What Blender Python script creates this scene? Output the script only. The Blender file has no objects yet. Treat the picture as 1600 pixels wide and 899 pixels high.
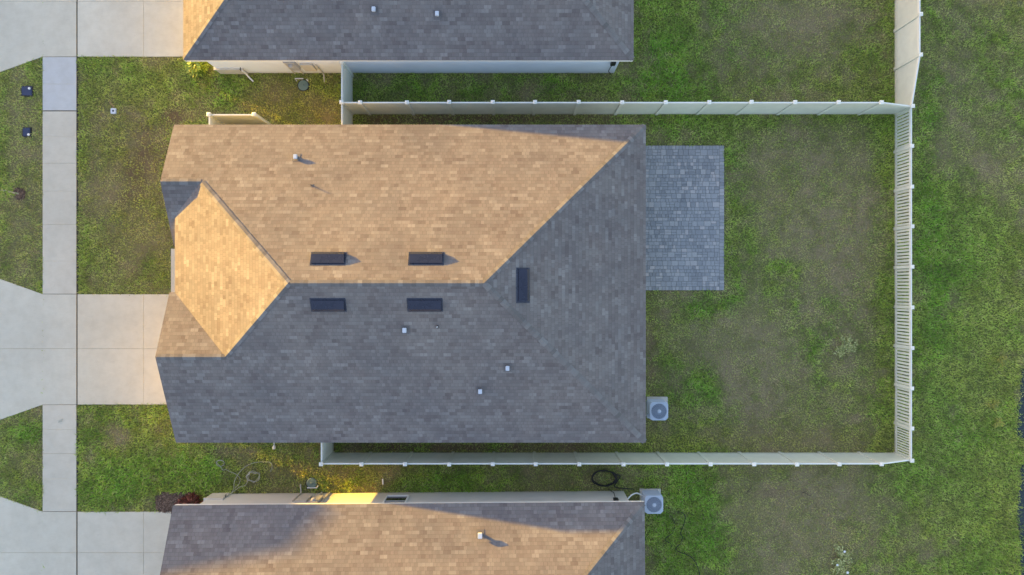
import bpy, bmesh, math, random
import numpy as np
from mathutils import Vector, Matrix
R = math.radians
random.seed(5)
SC = bpy.context.scene
COL = SC.collection

# ------------------------------------------------------------------ camera, sky, sun, exposure
H = 29.2            # camera height above the ground (m)
F = 1002.0          # focal length in photo pixels (1600 wide)
cam = bpy.data.cameras.new('camera')
cam.sensor_width = 36.0
cam.lens = F / 1600 * 36.0
cam.clip_end = 3000
camo = bpy.data.objects.new('camera', cam)
camo.location = (0, 0, H)
COL.objects.link(camo)
SC.camera = camo

SUN_EL, SUN_AZ = 3.7, 294.4        # elevation; compass bearing of the sun (+Y is north)
world = bpy.data.worlds.new('World'); SC.world = world; world.use_nodes = True
wn = world.node_tree; bg = wn.nodes['Background']
sky = wn.nodes.new('ShaderNodeTexSky'); sky.sky_type = 'NISHITA'; sky.sun_disc = False
sky.sun_elevation = R(SUN_EL); sky.sun_rotation = R(SUN_AZ); sky.dust_density = 0.8; sky.ozone_density = 1.3
tn = wn.nodes.new('ShaderNodeMix'); tn.data_type = 'RGBA'; tn.blend_type = 'MULTIPLY'; tn.inputs[0].default_value = 1.0
tn.inputs[7].default_value = (1.13, 0.995, 1.06, 1.0)        # thin evening haze: a less green blue than the clean-air model
wn.links.new(sky.outputs[0], tn.inputs[6]); wn.links.new(tn.outputs[2], bg.inputs[0]); bg.inputs[1].default_value = 0.142
sun = bpy.data.lights.new('sun', 'SUN'); sun.energy = 3.6; sun.angle = R(0.5); sun.color = (1.0, 0.56, 0.05)
suno = bpy.data.objects.new('sun', sun); COL.objects.link(suno)
sd = Vector((math.sin(R(SUN_AZ)) * math.cos(R(SUN_EL)), math.cos(R(SUN_AZ)) * math.cos(R(SUN_EL)), math.sin(R(SUN_EL))))
suno.rotation_euler = sd.to_track_quat('Z', 'Y').to_euler()
suno.location = (-30, 12, 20)
vs = SC.view_settings
vs.view_transform = 'Standard'; vs.look = 'None'; vs.gamma = 1.0; vs.use_curve_mapping = False
vs.exposure = 2.9

# ------------------------------------------------------------------ helpers
def P(px, py, z=0.0):
    s = (H - z) / F
    return Vector(((px - 800) * s, (449.5 - py) * s, z))

def tag(o, label=None, cat=None, group=None, kind=None):
    if label: o['label'] = label
    if cat: o['category'] = cat
    if group: o['group'] = group
    if kind: o['kind'] = kind
    return o

def thing(name, label, cat, loc=(0, 0, 0), rz=0.0, group=None):
    o = bpy.data.objects.new(name, None); COL.objects.link(o)
    o.empty_display_size = 0.3
    o.location = loc; o.rotation_euler = (0, 0, rz)
    return tag(o, label, cat, group)

def obj(name, bm, m, parent=None, smooth=False, loc=None):
    me = bpy.data.meshes.new(name)
    bm.normal_update(); bm.to_mesh(me); bm.free()
    if m is not None:
        for x in (m if isinstance(m, (list, tuple)) else [m]): me.materials.append(x)
    if smooth:
        me.polygons.foreach_set('use_smooth', [True] * len(me.polygons))
    o = bpy.data.objects.new(name, me); COL.objects.link(o)
    if loc is not None: o.location = loc
    if parent is not None: o.parent = parent
    return o

def BM(): return bmesh.new()

def box(bm, x0, y0, z0, x1, y1, z1, mi=0, mat=None):
    co = [(x0,y0,z0),(x1,y0,z0),(x1,y1,z0),(x0,y1,z0),(x0,y0,z1),(x1,y0,z1),(x1,y1,z1),(x0,y1,z1)]
    v = [bm.verts.new(mat @ Vector(c) if mat else c) for c in co]
    fs = []
    for f in ((3,2,1,0),(4,5,6,7),(0,1,5,4),(1,2,6,5),(2,3,7,6),(3,0,4,7)):
        fc = bm.faces.new([v[i] for i in f]); fc.material_index = mi; fs.append(fc)
    return fs

def prism(bm, pts, z0, z1, mi=0):
    n = len(pts)
    a = [bm.verts.new((p[0], p[1], z0)) for p in pts]
    b = [bm.verts.new((p[0], p[1], z1)) for p in pts]
    f = bm.faces.new(b); f.material_index = mi
    f = bm.faces.new(a[::-1]); f.material_index = mi
    for i in range(n):
        j = (i + 1) % n
        f = bm.faces.new((a[i], a[j], b[j], b[i])); f.material_index = mi

def tube(bm, pts, r, n=6, caps=True, mi=0):
    pts = [Vector(p) for p in pts]
    rs = r if isinstance(r, (list, tuple)) else [r] * len(pts)
    rings = []; up = None
    for i, p in enumerate(pts):
        t = (pts[min(i+1, len(pts)-1)] - pts[max(i-1, 0)]).normalized()
        if up is None:
            up = Vector((0, 0, 1)) if abs(t.z) < 0.9 else Vector((1, 0, 0))
        a = t.cross(up)
        if a.length < 1e-5: a = t.orthogonal()
        a.normalize(); b = a.cross(t).normalized(); up = b
        rings.append([bm.verts.new(p + rs[i] * (math.cos(2*math.pi*k/n) * a + math.sin(2*math.pi*k/n) * b)) for k in range(n)])
    for q, w in zip(rings, rings[1:]):
        for k in range(n):
            f = bm.faces.new((q[k], q[(k+1) % n], w[(k+1) % n], w[k])); f.material_index = mi
    if caps:
        bm.faces.new(rings[0][::-1]).material_index = mi; bm.faces.new(rings[-1]).material_index = mi

def spline(pts, n=6):
    pts = [Vector(p) for p in pts]; out = []
    for i in range(len(pts) - 1):
        p0 = pts[max(i-1, 0)]; p1 = pts[i]; p2 = pts[i+1]; p3 = pts[min(i+2, len(pts)-1)]
        for k in range(n):
            t = k / n
            out.append(0.5 * ((2*p1) + (-p0+p2)*t + (2*p0-5*p1+4*p2-p3)*t*t + (-p0+3*p1-3*p2+p3)*t**3))
    out.append(pts[-1]); return out

def lathe(bm, prof, n=24, c=(0, 0), mi=0):
    rings = [[bm.verts.new((c[0]+r*math.cos(2*math.pi*k/n), c[1]+r*math.sin(2*math.pi*k/n), z)) for k in range(n)] for r, z in prof]
    for q, w in zip(rings, rings[1:]):
        for k in range(n):
            f = bm.faces.new((q[k], q[(k+1) % n], w[(k+1) % n], w[k])); f.material_index = mi
    bm.faces.new(rings[-1]).material_index = mi
    bm.faces.new(rings[0][::-1]).material_index = mi

# ------------------------------------------------------------------ materials
class NT:
    def __init__(s, name):
        s.m = bpy.data.materials.new(name); s.m.use_nodes = True
        s.t = s.m.node_tree; s.b = s.t.nodes['Principled BSDF']
    def n(s, typ, **kw):
        x = s.t.nodes.new(typ)
        for k, v in kw.items():
            if k.startswith('i_'): x.inputs[k[2:].replace('_', ' ')].default_value = v
            else: setattr(x, k, v)
        return x
    def l(s, a, b): s.t.links.new(a, b)
    def math(s, op, a, b=None, c=None, clamp=False):
        x = s.n('ShaderNodeMath', operation=op); x.use_clamp = clamp
        for i, q in enumerate((a, b, c)):
            if q is None: continue
            if isinstance(q, (int, float)): x.inputs[i].default_value = q
            else: s.l(q, x.inputs[i])
        return x.outputs[0]
    def mix(s, fac, a, b, blend='MIX'):
        x = s.n('ShaderNodeMix', data_type='RGBA', blend_type=blend)
        for i, q in ((0, fac), (6, a), (7, b)):
            if isinstance(q, (int, float)): x.inputs[i].default_value = q
            elif isinstance(q, tuple): x.inputs[i].default_value = (*q, 1.0) if len(q) == 3 else q
            else: s.l(q, x.inputs[i])
        return x.outputs[2]
    def ramp(s, fac, stops, interp='LINEAR'):
        x = s.n('ShaderNodeValToRGB'); e = x.color_ramp.elements; x.color_ramp.interpolation = interp
        while len(e) < len(stops): e.new(0.5)
        for q, (p, c) in zip(e, stops):
            q.position = p; q.color = (*c, 1.0) if len(c) == 3 else c
        s.l(fac, x.inputs[0]); return x.outputs[0]
    def noise(s, co, scale, detail=3, rough=0.55):
        x = s.n('ShaderNodeTexNoise'); x.inputs['Scale'].default_value = scale
        x.inputs['Detail'].default_value = detail; x.inputs['Roughness'].default_value = rough
        if co is not None: s.l(co, x.inputs['Vector'])
        return x.outputs[0]
    def bump(s, h, strength=0.3, dist=0.02):
        x = s.n('ShaderNodeBump'); x.inputs['Strength'].default_value = strength; x.inputs['Distance'].default_value = dist
        s.l(h, x.inputs['Height']); s.l(x.outputs[0], s.b.inputs['Normal'])
    def pos(s): return s.n('ShaderNodeNewGeometry').outputs['Position']
    def set(s, **kw):
        for k, v in kw.items(): s.b.inputs[k.replace('_', ' ')].default_value = v
        return s.m

def surf(name, c, rough=0.6, var=0.12, scale=3.0, metal=0.0, fine=40.0, bump=0.0, spec=0.4):
    """paint, plastic, metal: a colour with slight uneven dirt and grain"""
    k = NT(name); co = k.n('ShaderNodeTexCoord').outputs['Object']
    a = k.noise(co, scale, 4); b = k.noise(co, fine, 2)
    f = k.math('ADD', k.math('MULTIPLY', a, 0.7), k.math('MULTIPLY', b, 0.3))
    lo = tuple(x * (1 - var) for x in c); hi = tuple(min(x * (1 + var), 0.95) for x in c)
    k.l(k.ramp(f, [(0.3, lo), (0.7, hi)]), k.b.inputs['Base Color'])
    k.l(k.math('MULTIPLY_ADD', a, 0.2, rough - 0.1), k.b.inputs['Roughness'])
    if bump: k.bump(b, bump, 0.01)
    return k.set(Metallic=metal, Specular_IOR_Level=spec)

def shingle_mat(name):
    k = NT(name)
    uv = k.n('ShaderNodeUVMap'); uv.uv_map = 'UVMap'
    sp = k.n('ShaderNodeSeparateXYZ'); k.l(uv.outputs[0], sp.inputs[0])
    u, v = sp.outputs[0], sp.outputs[1]
    W, HH = 0.152, 0.150
    vr = k.math('DIVIDE', v, HH); row = k.math('FLOOR', vr); fv = k.math('FRACT', vr)
    def wn(a, b, off=0.0):
        c = k.n('ShaderNodeCombineXYZ')
        k.l(a, c.inputs[0]); k.l(b, c.inputs[1]); c.inputs[2].default_value = off
        x = k.n('ShaderNodeTexWhiteNoise', noise_dimensions='3D'); k.l(c.outputs[0], x.inputs[0]); return x.outputs[0]
    zero = k.math('MULTIPLY', row, 0.0)
    rr = wn(row, zero, 3.3)
    uo = k.math('ADD', k.math('DIVIDE', u, W), k.math('MULTIPLY', k.math('MODULO', row, 2.0), 0.5))
    uo = k.math('ADD', uo, k.math('MULTIPLY', rr, 0.22))
    cell = k.math('FLOOR', uo); fu = k.math('FRACT', uo)
    big = k.math('FLOOR', k.math('MULTIPLY_ADD', rr, 2.0, k.math('DIVIDE', cell, 2.0)))
    r1 = wn(big, row, 1.0); r2 = wn(cell, row, 2.0)
    base = k.ramp(r1, [(0.0, (0.136, 0.124, 0.124)), (0.14, (0.156, 0.145, 0.145)), (0.32, (0.166, 0.157, 0.156)),
                       (0.76, (0.174, 0.167, 0.166)), (0.9, (0.192, 0.187, 0.186)), (1.0, (0.226, 0.223, 0.222))])
    base = k.mix(0.10, base, k.ramp(r2, [(0.0, (0.0, 0.0, 0.0)), (1.0, (0.35, 0.33, 0.31))]))
    co = k.pos()
    st = k.noise(co, 0.55, 4); hue = k.noise(co, 1.3, 2)
    base = k.mix(1.0, base, k.ramp(st, [(0.3, (0.86, 0.86, 0.88)), (0.7, (1.1, 1.08, 1.05))]), 'MULTIPLY')
    base = k.mix(k.math('MULTIPLY', hue, 0.35), base, k.mix(1.0, base, (1.12, 0.96, 0.94), 'MULTIPLY'))
    gr = k.noise(uv.outputs[0], 120.0, 1)
    base = k.mix(1.0, base, k.ramp(gr, [(0.25, (0.78, 0.78, 0.78)), (0.75, (1.2, 1.2, 1.2))]), 'MULTIPLY')
    slot = k.math('LESS_THAN', fu, k.math('MULTIPLY', k.math('SUBTRACT', r2, 0.25), 0.15))
    butt_shade = k.math('LESS_THAN', fv, 0.10)  # shade line at each course's lower edge, put into the colour
    gap = k.math('MAXIMUM', k.math('MULTIPLY', slot, 0.42), k.math('MULTIPLY', butt_shade, 0.30))
    base = k.mix(gap, base, (0.045, 0.042, 0.042))
    k.l(base, k.b.inputs['Base Color'])
    h = k.math('SUBTRACT', k.math('MULTIPLY', r1, 0.35), k.math('MULTIPLY', fv, 0.5))
    h = k.math('SUBTRACT', h, k.math('MULTIPLY', slot, 0.5))
    h = k.math('ADD', h, k.math('MULTIPLY', gr, 0.2))
    k.bump(h, 0.25, 0.010)
    return k.set(Roughness=0.9, Specular_IOR_Level=0.25)

def cap_mat():
    k = NT('ridge_cap_shingle'); g = k.n('ShaderNodeNewGeometry')
    c = k.ramp(g.outputs['Random Per Island'], [(0, (0.130, 0.123, 0.121)), (0.5, (0.164, 0.156, 0.154)), (1, (0.215, 0.21, 0.208))])
    n = k.noise(g.outputs['Position'], 90, 1)
    k.l(k.mix(1.0, c, k.ramp(n, [(0.2, (0.75,)*3), (0.8, (1.2,)*3)]), 'MULTIPLY'), k.b.inputs['Base Color'])
    k.bump(n, 0.4, 0.01)
    return k.set(Roughness=0.9, Specular_IOR_Level=0.25)

def concrete_mat(name, c, stain=0.5, seed=0.0):
    k = NT(name); co = k.n('ShaderNodeMapping'); k.l(k.pos(), co.inputs[0]); co.inputs['Location'].default_value = (seed, seed*1.7, 0)
    co = co.outputs[0]
    big = k.noise(co, 0.35, 5, 0.6); mid = k.noise(co, 2.2, 5, 0.65); fine = k.noise(co, 60, 2)
    mp = k.n('ShaderNodeMapping'); k.l(co, mp.inputs[0]); mp.inputs['Scale'].default_value = (3.0, 90.0, 1.0)
    broom = k.noise(mp.outputs[0], 1.0, 2)
    col = k.ramp(big, [(0.28, tuple(x*(1-0.20*stain) for x in c)), (0.72, tuple(x*(1+0.10*stain) for x in c))])
    col = k.mix(1.0, col, k.ramp(mid, [(0.28, (0.925, 0.915, 0.895)), (0.6, (1.02, 1.02, 1.02))]), 'MULTIPLY')
    col = k.mix(1.0, col, k.ramp(fine, [(0.25, (0.92,)*3), (0.75, (1.06,)*3)]), 'MULTIPLY')
    col = k.mix(1.0, col, k.ramp(broom, [(0.3, (0.95,)*3), (0.7, (1.03,)*3)]), 'MULTIPLY')
    spots = k.noise(co, 5.5, 2); 
    col = k.mix(k.ramp(spots, [(0.70, (0,)*3), (0.80, (0.35*stain,)*3)]), col, (0.20, 0.17, 0.13))
    k.l(col, k.b.inputs['Base Color']); k.bump(k.math('ADD', fine, broom), 0.15, 0.005)
    return k.set(Roughness=0.85, Specular_IOR_Level=0.3)

def wall_mat(name, c):
    k = NT(name); co = k.pos()
    a = k.noise(co, 0.8, 4); f = k.noise(co, 70, 2)
    sp = k.n('ShaderNodeSeparateXYZ'); k.l(co, sp.inputs[0])
    col = k.ramp(a, [(0.3, tuple(x*0.93 for x in c)), (0.7, tuple(min(x*1.04, 0.9) for x in c))])
    splash = k.math('MULTIPLY', k.ramp(sp.outputs[2], [(0.05, (1,)*3), (0.3, (0,)*3)]), k.math('MULTIPLY', a, 0.5))
    col = k.mix(splash, col, (0.32, 0.26, 0.19))     # rain-splashed soil on the foot of the stucco
    k.l(col, k.b.inputs['Base Color']); k.bump(f, 0.3, 0.006)
    return k.set(Roughness=0.85, Specular_IOR_Level=0.3)

def grass_mat():
    k = NT('grass_blades'); a = k.n('ShaderNodeAttribute'); a.attribute_name = 'tint'
    k.l(a.outputs['Color'], k.b.inputs['Base Color'])
    tr = k.n('ShaderNodeBsdfTranslucent'); k.l(a.outputs['Color'], tr.inputs[0])
    mx = k.n('ShaderNodeMixShader'); mx.inputs[0].default_value = 0.35
    k.l(k.b.outputs[0], mx.inputs[1]); k.l(tr.outputs[0], mx.inputs[2])
    k.l(mx.outputs[0], k.t.nodes['Material Output'].inputs[0])
    return k.set(Roughness=0.6, Specular_IOR_Level=0.25)

def ground_mat():
    k = NT('soil_and_thatch'); a = k.n('ShaderNodeAttribute'); a.attribute_name = 'tint'
    co = k.pos(); f = k.noise(co, 9, 6, 0.7); g = k.noise(co, 38, 3, 0.6)
    c = k.mix(1.0, a.outputs['Color'], k.ramp(f, [(0.3, (0.7,)*3), (0.7, (1.3,)*3)]), 'MULTIPLY')
    c = k.mix(1.0, c, k.ramp(g, [(0.3, (0.6,)*3), (0.7, (1.35,)*3)]), 'MULTIPLY')
    k.l(c, k.b.inputs['Base Color']); k.bump(k.math('ADD', f, g), 0.6, 0.03)
    return k.set(Roughness=0.95, Specular_IOR_Level=0.15)

def paver_mat():
    k = NT('paver_stone'); g = k.n('ShaderNodeNewGeometry')
    c = k.ramp(g.outputs['Random Per Island'], [(0, (0.20, 0.205, 0.215)), (0.3, (0.245, 0.252, 0.262)), (0.6, (0.285, 0.288, 0.294)), (0.85, (0.345, 0.338, 0.334)), (1, (0.43, 0.39, 0.375))])
    big = k.noise(g.outputs['Position'], 0.7, 3); n = k.noise(g.outputs['Position'], 45, 3)
    c = k.mix(1.0, c, k.ramp(n, [(0.3, (0.82,)*3), (0.7, (1.15,)*3)]), 'MULTIPLY')
    c = k.mix(k.ramp(big, [(0.35, (0.0,)*3), (0.7, (0.45,)*3)]), c, (0.35, 0.352, 0.358))
    k.l(c, k.b.inputs['Base Color']); k.bump(n, 0.3, 0.01)
    return k.set(Roughness=0.75)

def leaf_mat(name, stops, rough=0.45):
    k = NT(name); g = k.n('ShaderNodeNewGeometry')
    k.l(k.ramp(g.outputs['Random Per Island'], stops), k.b.inputs['Base Color'])
    return k.set(Roughness=rough)

M = {}
M['shingle'] = shingle_mat('asphalt_shingle')
M['cap'] = cap_mat()
M['white'] = surf('white_paint', (0.74, 0.74, 0.73), 0.5, 0.05)
M['soffit'] = surf('white_soffit', (0.7, 0.7, 0.68), 0.6, 0.05)
M['wall_white'] = wall_mat('white_stucco', (0.71, 0.76, 0.84))
M['wall_grey'] = wall_mat('pale_grey_stucco', (0.60, 0.59, 0.56))
M['wall_cream'] = wall_mat('cream_stucco', (0.62, 0.58, 0.50))
def vinyl_mat(name, c):
    k = NT(name); g = k.pos(); o = k.n('ShaderNodeObjectInfo').outputs['Random']
    sp = k.n('ShaderNodeSeparateXYZ'); k.l(g, sp.inputs[0]); n = k.noise(g, 3.0, 4); f = k.noise(g, 25, 3)
    col = k.ramp(n, [(.3, tuple(x*.94 for x in c)), (.7, tuple(x*1.04 for x in c))])
    col = k.mix(1.0, col, k.ramp(o, [(0, (.94, .94, .92)), (1, (1.03, 1.03, 1.03))]), 'MULTIPLY')
    foot = k.math('MULTIPLY', k.ramp(sp.outputs[2], [(.06, (1,)*3), (.32, (0,)*3)]), k.ramp(f, [(.35, (.15,)*3), (.7, (.75,)*3)]))
    k.l(k.mix(foot, col, (.26, .22, .13)), k.b.inputs['Base Color'])     # soil splashed up from the ground
    return k.set(Roughness=.4)
M['vinyl'] = vinyl_mat('cream_vinyl', (0.65, 0.68, 0.62))
M['vinyl_cap'] = surf('white_vinyl', (0.74, 0.75, 0.70), 0.35, 0.04)
M['vent'] = surf('dark_vent_metal', (0.024, 0.027, 0.046), 0.28, 0.15, metal=0.0, spec=0.6)
M['pipe'] = surf('white_pvc', (0.75, 0.75, 0.74), 0.4, 0.05)
M['cap_paint'] = surf('pale_cap_paint', (0.52, 0.57, 0.64), 0.4, 0.08)
M['lead'] = surf('grey_flashing', (0.115, 0.11, 0.115), 0.5, 0.15)
M['ac'] = surf('grey_enamel', (0.40, 0.46, 0.55), 0.35, 0.06)
M['ac_dark'] = surf('dark_fin', (0.12, 0.145, 0.19), 0.45, 0.15, metal=0.3)
M['ac_grille'] = surf('grille_wire', (0.30, 0.36, 0.46), 0.4, 0.1)
M['glass'] = surf('window_glass', (0.02, 0.024, 0.03), 0.08, 0.1, spec=0.8)
M['steel_box'] = surf('grey_box_paint', (0.36, 0.37, 0.40), 0.45, 0.1)
M['cream_box'] = surf('cream_box_paint', (0.55, 0.52, 0.46), 0.5, 0.1)
M['black'] = surf('black_plastic', (0.014, 0.014, 0.016), 0.4, 0.2)
M['navy'] = surf('dark_blue_plastic', (0.022, 0.035, 0.085), 0.3, 0.2)
M['green_lid'] = surf('grey_green_plastic', (0.13, 0.20, 0.19), 0.5, 0.15)
M['wood'] = surf('weathered_wood', (0.35, 0.24, 0.12), 0.7, 0.2)
M['hose_white'] = surf('pale_hose', (0.41, 0.42, 0.35), 0.5, 0.15)
M['slab'] = concrete_mat('driveway_concrete', (0.615, 0.555, 0.435), 0.55, 3.0)
M['slab_grey'] = concrete_mat('grey_driveway_concrete', (0.585, 0.55, 0.455), 0.6, 7.0)
M['apron'] = concrete_mat('apron_concrete', (0.575, 0.54, 0.445), 0.5, 11.0)
M['walk'] = concrete_mat('sidewalk_concrete', (0.56, 0.52, 0.43), 0.5, 23.0)
M['walk_new'] = concrete_mat('new_concrete', (0.50, 0.505, 0.50), 0.3, 31.0)
M['joint'] = surf('dark_joint_filler', (0.045, 0.042, 0.034), 0.9, 0.4, 6.0)
M['curb'] = concrete_mat('curb_concrete', (0.42, 0.41, 0.39), 0.6, 41.0)
M['asphalt'] = concrete_mat('asphalt', (0.055, 0.055, 0.055), 0.5, 51.0)
M['grass'] = grass_mat()
M['ground'] = ground_mat()
M['paver'] = paver_mat()
M['sand'] = surf('paver_joint_sand', (0.15, 0.145, 0.135), 0.95, 0.2, 20)
M['door'] = surf('garage_door_paint', (0.68, 0.66, 0.62), 0.45, 0.04)
M['door_dark'] = surf('front_door_paint', (0.08, 0.06, 0.05), 0.4, 0.1)
M['mulch'] = None

# ------------------------------------------------------------------ the lawn fields: where grass is lush, dry or bare
def vnoise(x, y, s, seed):
    X = x / s + seed * 17.31; Y = y / s - seed * 9.7
    ix = np.floor(X); iy = np.floor(Y); fx = X - ix; fy = Y - iy
    fx = fx*fx*(3-2*fx); fy = fy*fy*(3-2*fy)
    def h(a, b):
        q = np.sin(a*127.1 + b*311.7 + seed*74.7) * 43758.5453
        return q - np.floor(q)
    return (h(ix,iy)*(1-fx)+h(ix+1,iy)*fx)*(1-fy) + (h(ix,iy+1)*(1-fx)+h(ix+1,iy+1)*fx)*fy

def fbm(x, y, s, seed, o=4):
    t = 0; a = 0.5; n = 0
    for i in range(o):
        t = t + a * vnoise(x, y, s / 2**i, seed + i); n += a; a *= 0.55
    return t / n

# (cx, cy, rx, ry in photo px; dry, lush, soil, yellow)
BLOBS = [
 # own back yard
 (1262, 310, 125, 130, .62, -.2, 0, 0), (1385, 330, 22, 170, -.5, .25, 0, .15), (1150, 330, 22, 160, -.35, .25, 0, 0),
 (1200, 184, 190, 16, -.45, .15, 0, 0), (1300, 215, 80, 25, -.2, .1, 0, 0), (1230, 300, 20, 60, -.3, .1, 0, .1), (1165, 580, 90, 100, .72, -.2, 0, 0),
 (1110, 478, 50, 20, -.3, .4, 0, 0), (1100, 605, 32, 28, -.75, .35, 0, 0), (1220, 445, 30, 40, -.4, .15, 0, 0), (1265, 560, 45, 55, -.3, .1, 0, .1), (1030, 560, 28, 60, .1, .1, 0, 0),
 (1345, 560, 40, 120, .25, 0, 0, 0), (1385, 600, 18, 110, -.4, .2, 0, .2), (1200, 688, 200, 18, .1, -.2, 0, .35), (1245, 470, 60, 40, .3, 0, 0, 0), (1250,230,70,30,.2,0,0,0),
 # neighbour's back yard at the top
 (1040, 60, 50, 130, -.35, .45, 0, 0), (1270, 40, 90, 55, .45, -.15, 0, 0), (1150, 90, 80, 60, .35, 0, 0, 0), (1360, 70, 40, 100, -.15, .15, 0, 0), (1320, 130, 60, 30, -.1, 0, 0, .1),
 (760, 135, 210, 22, -.15, .55, 0, 0), (850, 143, 60, 12, .35, 0, 0, 0),
 # open meadow on the right
 (1515, 620, 110, 330, -.36, -.16, 0, -.06), (1510, 200, 110, 150, -.05, 0, 0, -.05), (1520, 120, 90, 170, .26, -.1, 0, 0), (1535, 275, 60, 50, .35, -.1, 0, 0), (1450, 350, 24, 220, -.35, .4, 0, 0), (1500, 500, 70, 160, -.2, .25, 0, 0), (1550, 760, 60, 200, -.45, .15, 0, .10),
 (1470, 300, 40, 40, -.2, .2, 0, 0), (1545, 400, 50, 60, -.2, .2, 0, 0), (1495, 575, 25, 50, .25, 0, 0, .05), (1580, 640, 14, 300, -.1, .1, 0, .08),
 # neighbour's back yard at the bottom
 (1075, 820, 70, 95, -.5, .45, 0, 0), (1230, 800, 110, 110, .55, -.2, 0, 0), (1400, 830, 40, 90, .22, 0, 0, 0), (1320, 770, 60, 30, .4, -.1, 0, 0), (1140, 750, 60, 20, .2, 0, 0, 0), (1430, 770, 30, 60, -.1, .1, 0, 0),
 # front yard
 (200, 150, 80, 60, -.1, -.1, 0, .1), (170, 105, 50, 20, -.2, .3, 0, 0), (235, 130, 35, 22, -.3, .4, 0, 0), (235, 240, 35, 55, .1, 0, .45, .15), (190, 330, 70, 100, .1, -.15, .15, .25), (170, 215, 60, 50, .15, -.1, .15, .2),
 (262, 178, 18, 18, .2, 0, .5, 0), (255, 420, 14, 60, -.1, 0, 0, .2), (205, 290, 30, 30, .1, 0, .35, 0), (130, 300, 10, 200, -.3, .3, 0, 0),
 (330, 140, 40, 30, -.1, .3, 0, 0), (440, 165, 70, 28, .2, -.2, 0, .38), (505, 170, 30, 28, .15, -.1, 0, .28), (480, 135, 40, 15, .0, .1, 0, .1), (300, 165, 40, 20, .25, -.1, 0, .1),  # strongest yellow between the houses is a sun patch put into the grass colour
 (34, 330, 40, 90, .45, -.1, 0, 0), (30, 180, 40, 60, .1, 0, 0, .05), (5, 300, 10, 130, -.3, .2, 0, 0), (50, 400, 20, 40, -.1, .1, 0, .05),
 # lower front yard and side strip
 (250, 745, 105, 42, -.55, .75, 0, 0), (310, 740, 45, 50, -.3, .3, 0, 0), (190, 668, 60, 40, -.2, .2, 0, .15), (180, 682, 24, 16, .75, -.2, 0, 0), (165, 770, 45, 35, -.4, .4, 0, 0), (270, 660, 35, 30, -.1, .1, 0, .35),
 (275, 768, 40, 12, -.3, 0, 0, .3), (352, 745, 8, 30, .45, 0, .3, 0), (400, 735, 50, 30, .05, -.05, 0, .15), (450, 715, 50, 25, -.1, .1, 0, .1), (540, 752, 50, 18, -.1, 0, 0, .12), (700, 750, 110, 18, -.25, .35, 0, 0), (880, 748, 120, 18, .12, .1, 0, .05),  # yellow beside the bottom house wall paints in a patch of low sun
 (30, 670, 40, 25, -.15, .2, 0, 0), (30, 712, 40, 6, .3, 0, .2, 0), (40, 740, 40, 40, .0, .0, 0, .2), (38, 680, 16, 14, -.3, .4, 0, 0), (355, 707, 90, 6, .25, 0, .1, 0),
 (1268, 38, 17, 12, .8, 0, 0, 0), (1346, 352, 12, 8, .9, 0, 0, 0), (1312, 428, 16, 10, .7, 0, 0, 0), (1275, 250, 10, 8, .8, 0, 0, 0), (1150, 190+85, 12, 10, .6, 0, 0, 0), (1335, 655, 14, 8, .7, 0, 0, 0), (1180, 640, 14, 8, .7, 0, 0, 0), (1215, 770, 24, 8, .7, 0, .3, 0), (1150, 800, 20, 14, .5, 0, 0, 0), (1540, 255, 20, 16, .5, 0, 0, 0),
 # bare soil strips under the eaves
 (700, 187, 170, 8, .2, 0, .8, 0), (930, 187, 80, 8, .1, 0, .25, 0), (660, 700, 160, 8, .1, 0, .9, 0), (900, 700, 90, 8, .1, 0, .5, 0), (1018, 560, 6, 130, .1, 0, .3, 0), (1385, 704, 20, 5, .1, 0, .3, 0),
]
def fields(x, y):
    px = 800 + x * 34.315; py = 449.5 - y * 34.315
    wx = px + (fbm(x, y, 2.2, 1) - .5) * 46; wy = py + (fbm(x, y, 2.2, 5) - .5) * 34
    d = np.full(x.shape, .30); l = np.full(x.shape, .42); s = np.zeros(x.shape); yl = np.full(x.shape, .16)
    for cx, cy, rx, ry, dd, ll, ss, yy in BLOBS:
        thin = min(rx, ry) < 12
        q = (((px if thin else wx) - cx) / rx) ** 2 + (((py if thin else wy) - cy) / ry) ** 2
        g = np.exp(-0.9 * q ** 1.5)
        d = d + g*dd; l = l + g*ll; s = s + g*ss; yl = yl + g*yy
    d = d + (fbm(x, y, 2.6, 11, 5) - .5) * .8 + (fbm(x, y, .6, 21, 3) - .5) * .95
    rid = 1 - np.abs(2*fbm(x, y, .9, 91, 3) - 1)
    d = d - (rid - .78) * .9
    l = l + (fbm(x, y, 1.6, 31, 5) - .5) * 1.1
    yl = yl + (fbm(x, y, .9, 41, 3) - .5) * .5
    s = s + (fbm(x, y, .7, 51, 3) - .62) * .7
    # the gardens are drier than the front; stain-like bare spots keep their own shape
    d = np.where(d > .5, .5 + (d - .5) * .62, d)
    return np.clip(d, 0, 1), np.clip(l, 0, 1), np.clip(s, 0, 1), np.clip(yl, 0, 1)

def lerp(a, b, t): return a + (b - a) * t[:, None]
C = lambda *v: np.array(v)
def grass_colour(d, l, yl):
    g = lerp(C(.385, .460, .105), C(.150, .350, .028), l)
    g = lerp(g, C(.58, .52, .085), np.clip(yl, 0, 1) * .7)
    return lerp(g, C(.405, .332, .178), np.clip(d, 0, 1))
def soil_colour(d, s):
    c = lerp(C(.140, .165, .050), C(.255, .208, .115), np.clip(d*1.1, 0, 1))
    return lerp(c, C(.115, .064, .044), np.clip(s, 0, 1))

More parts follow.
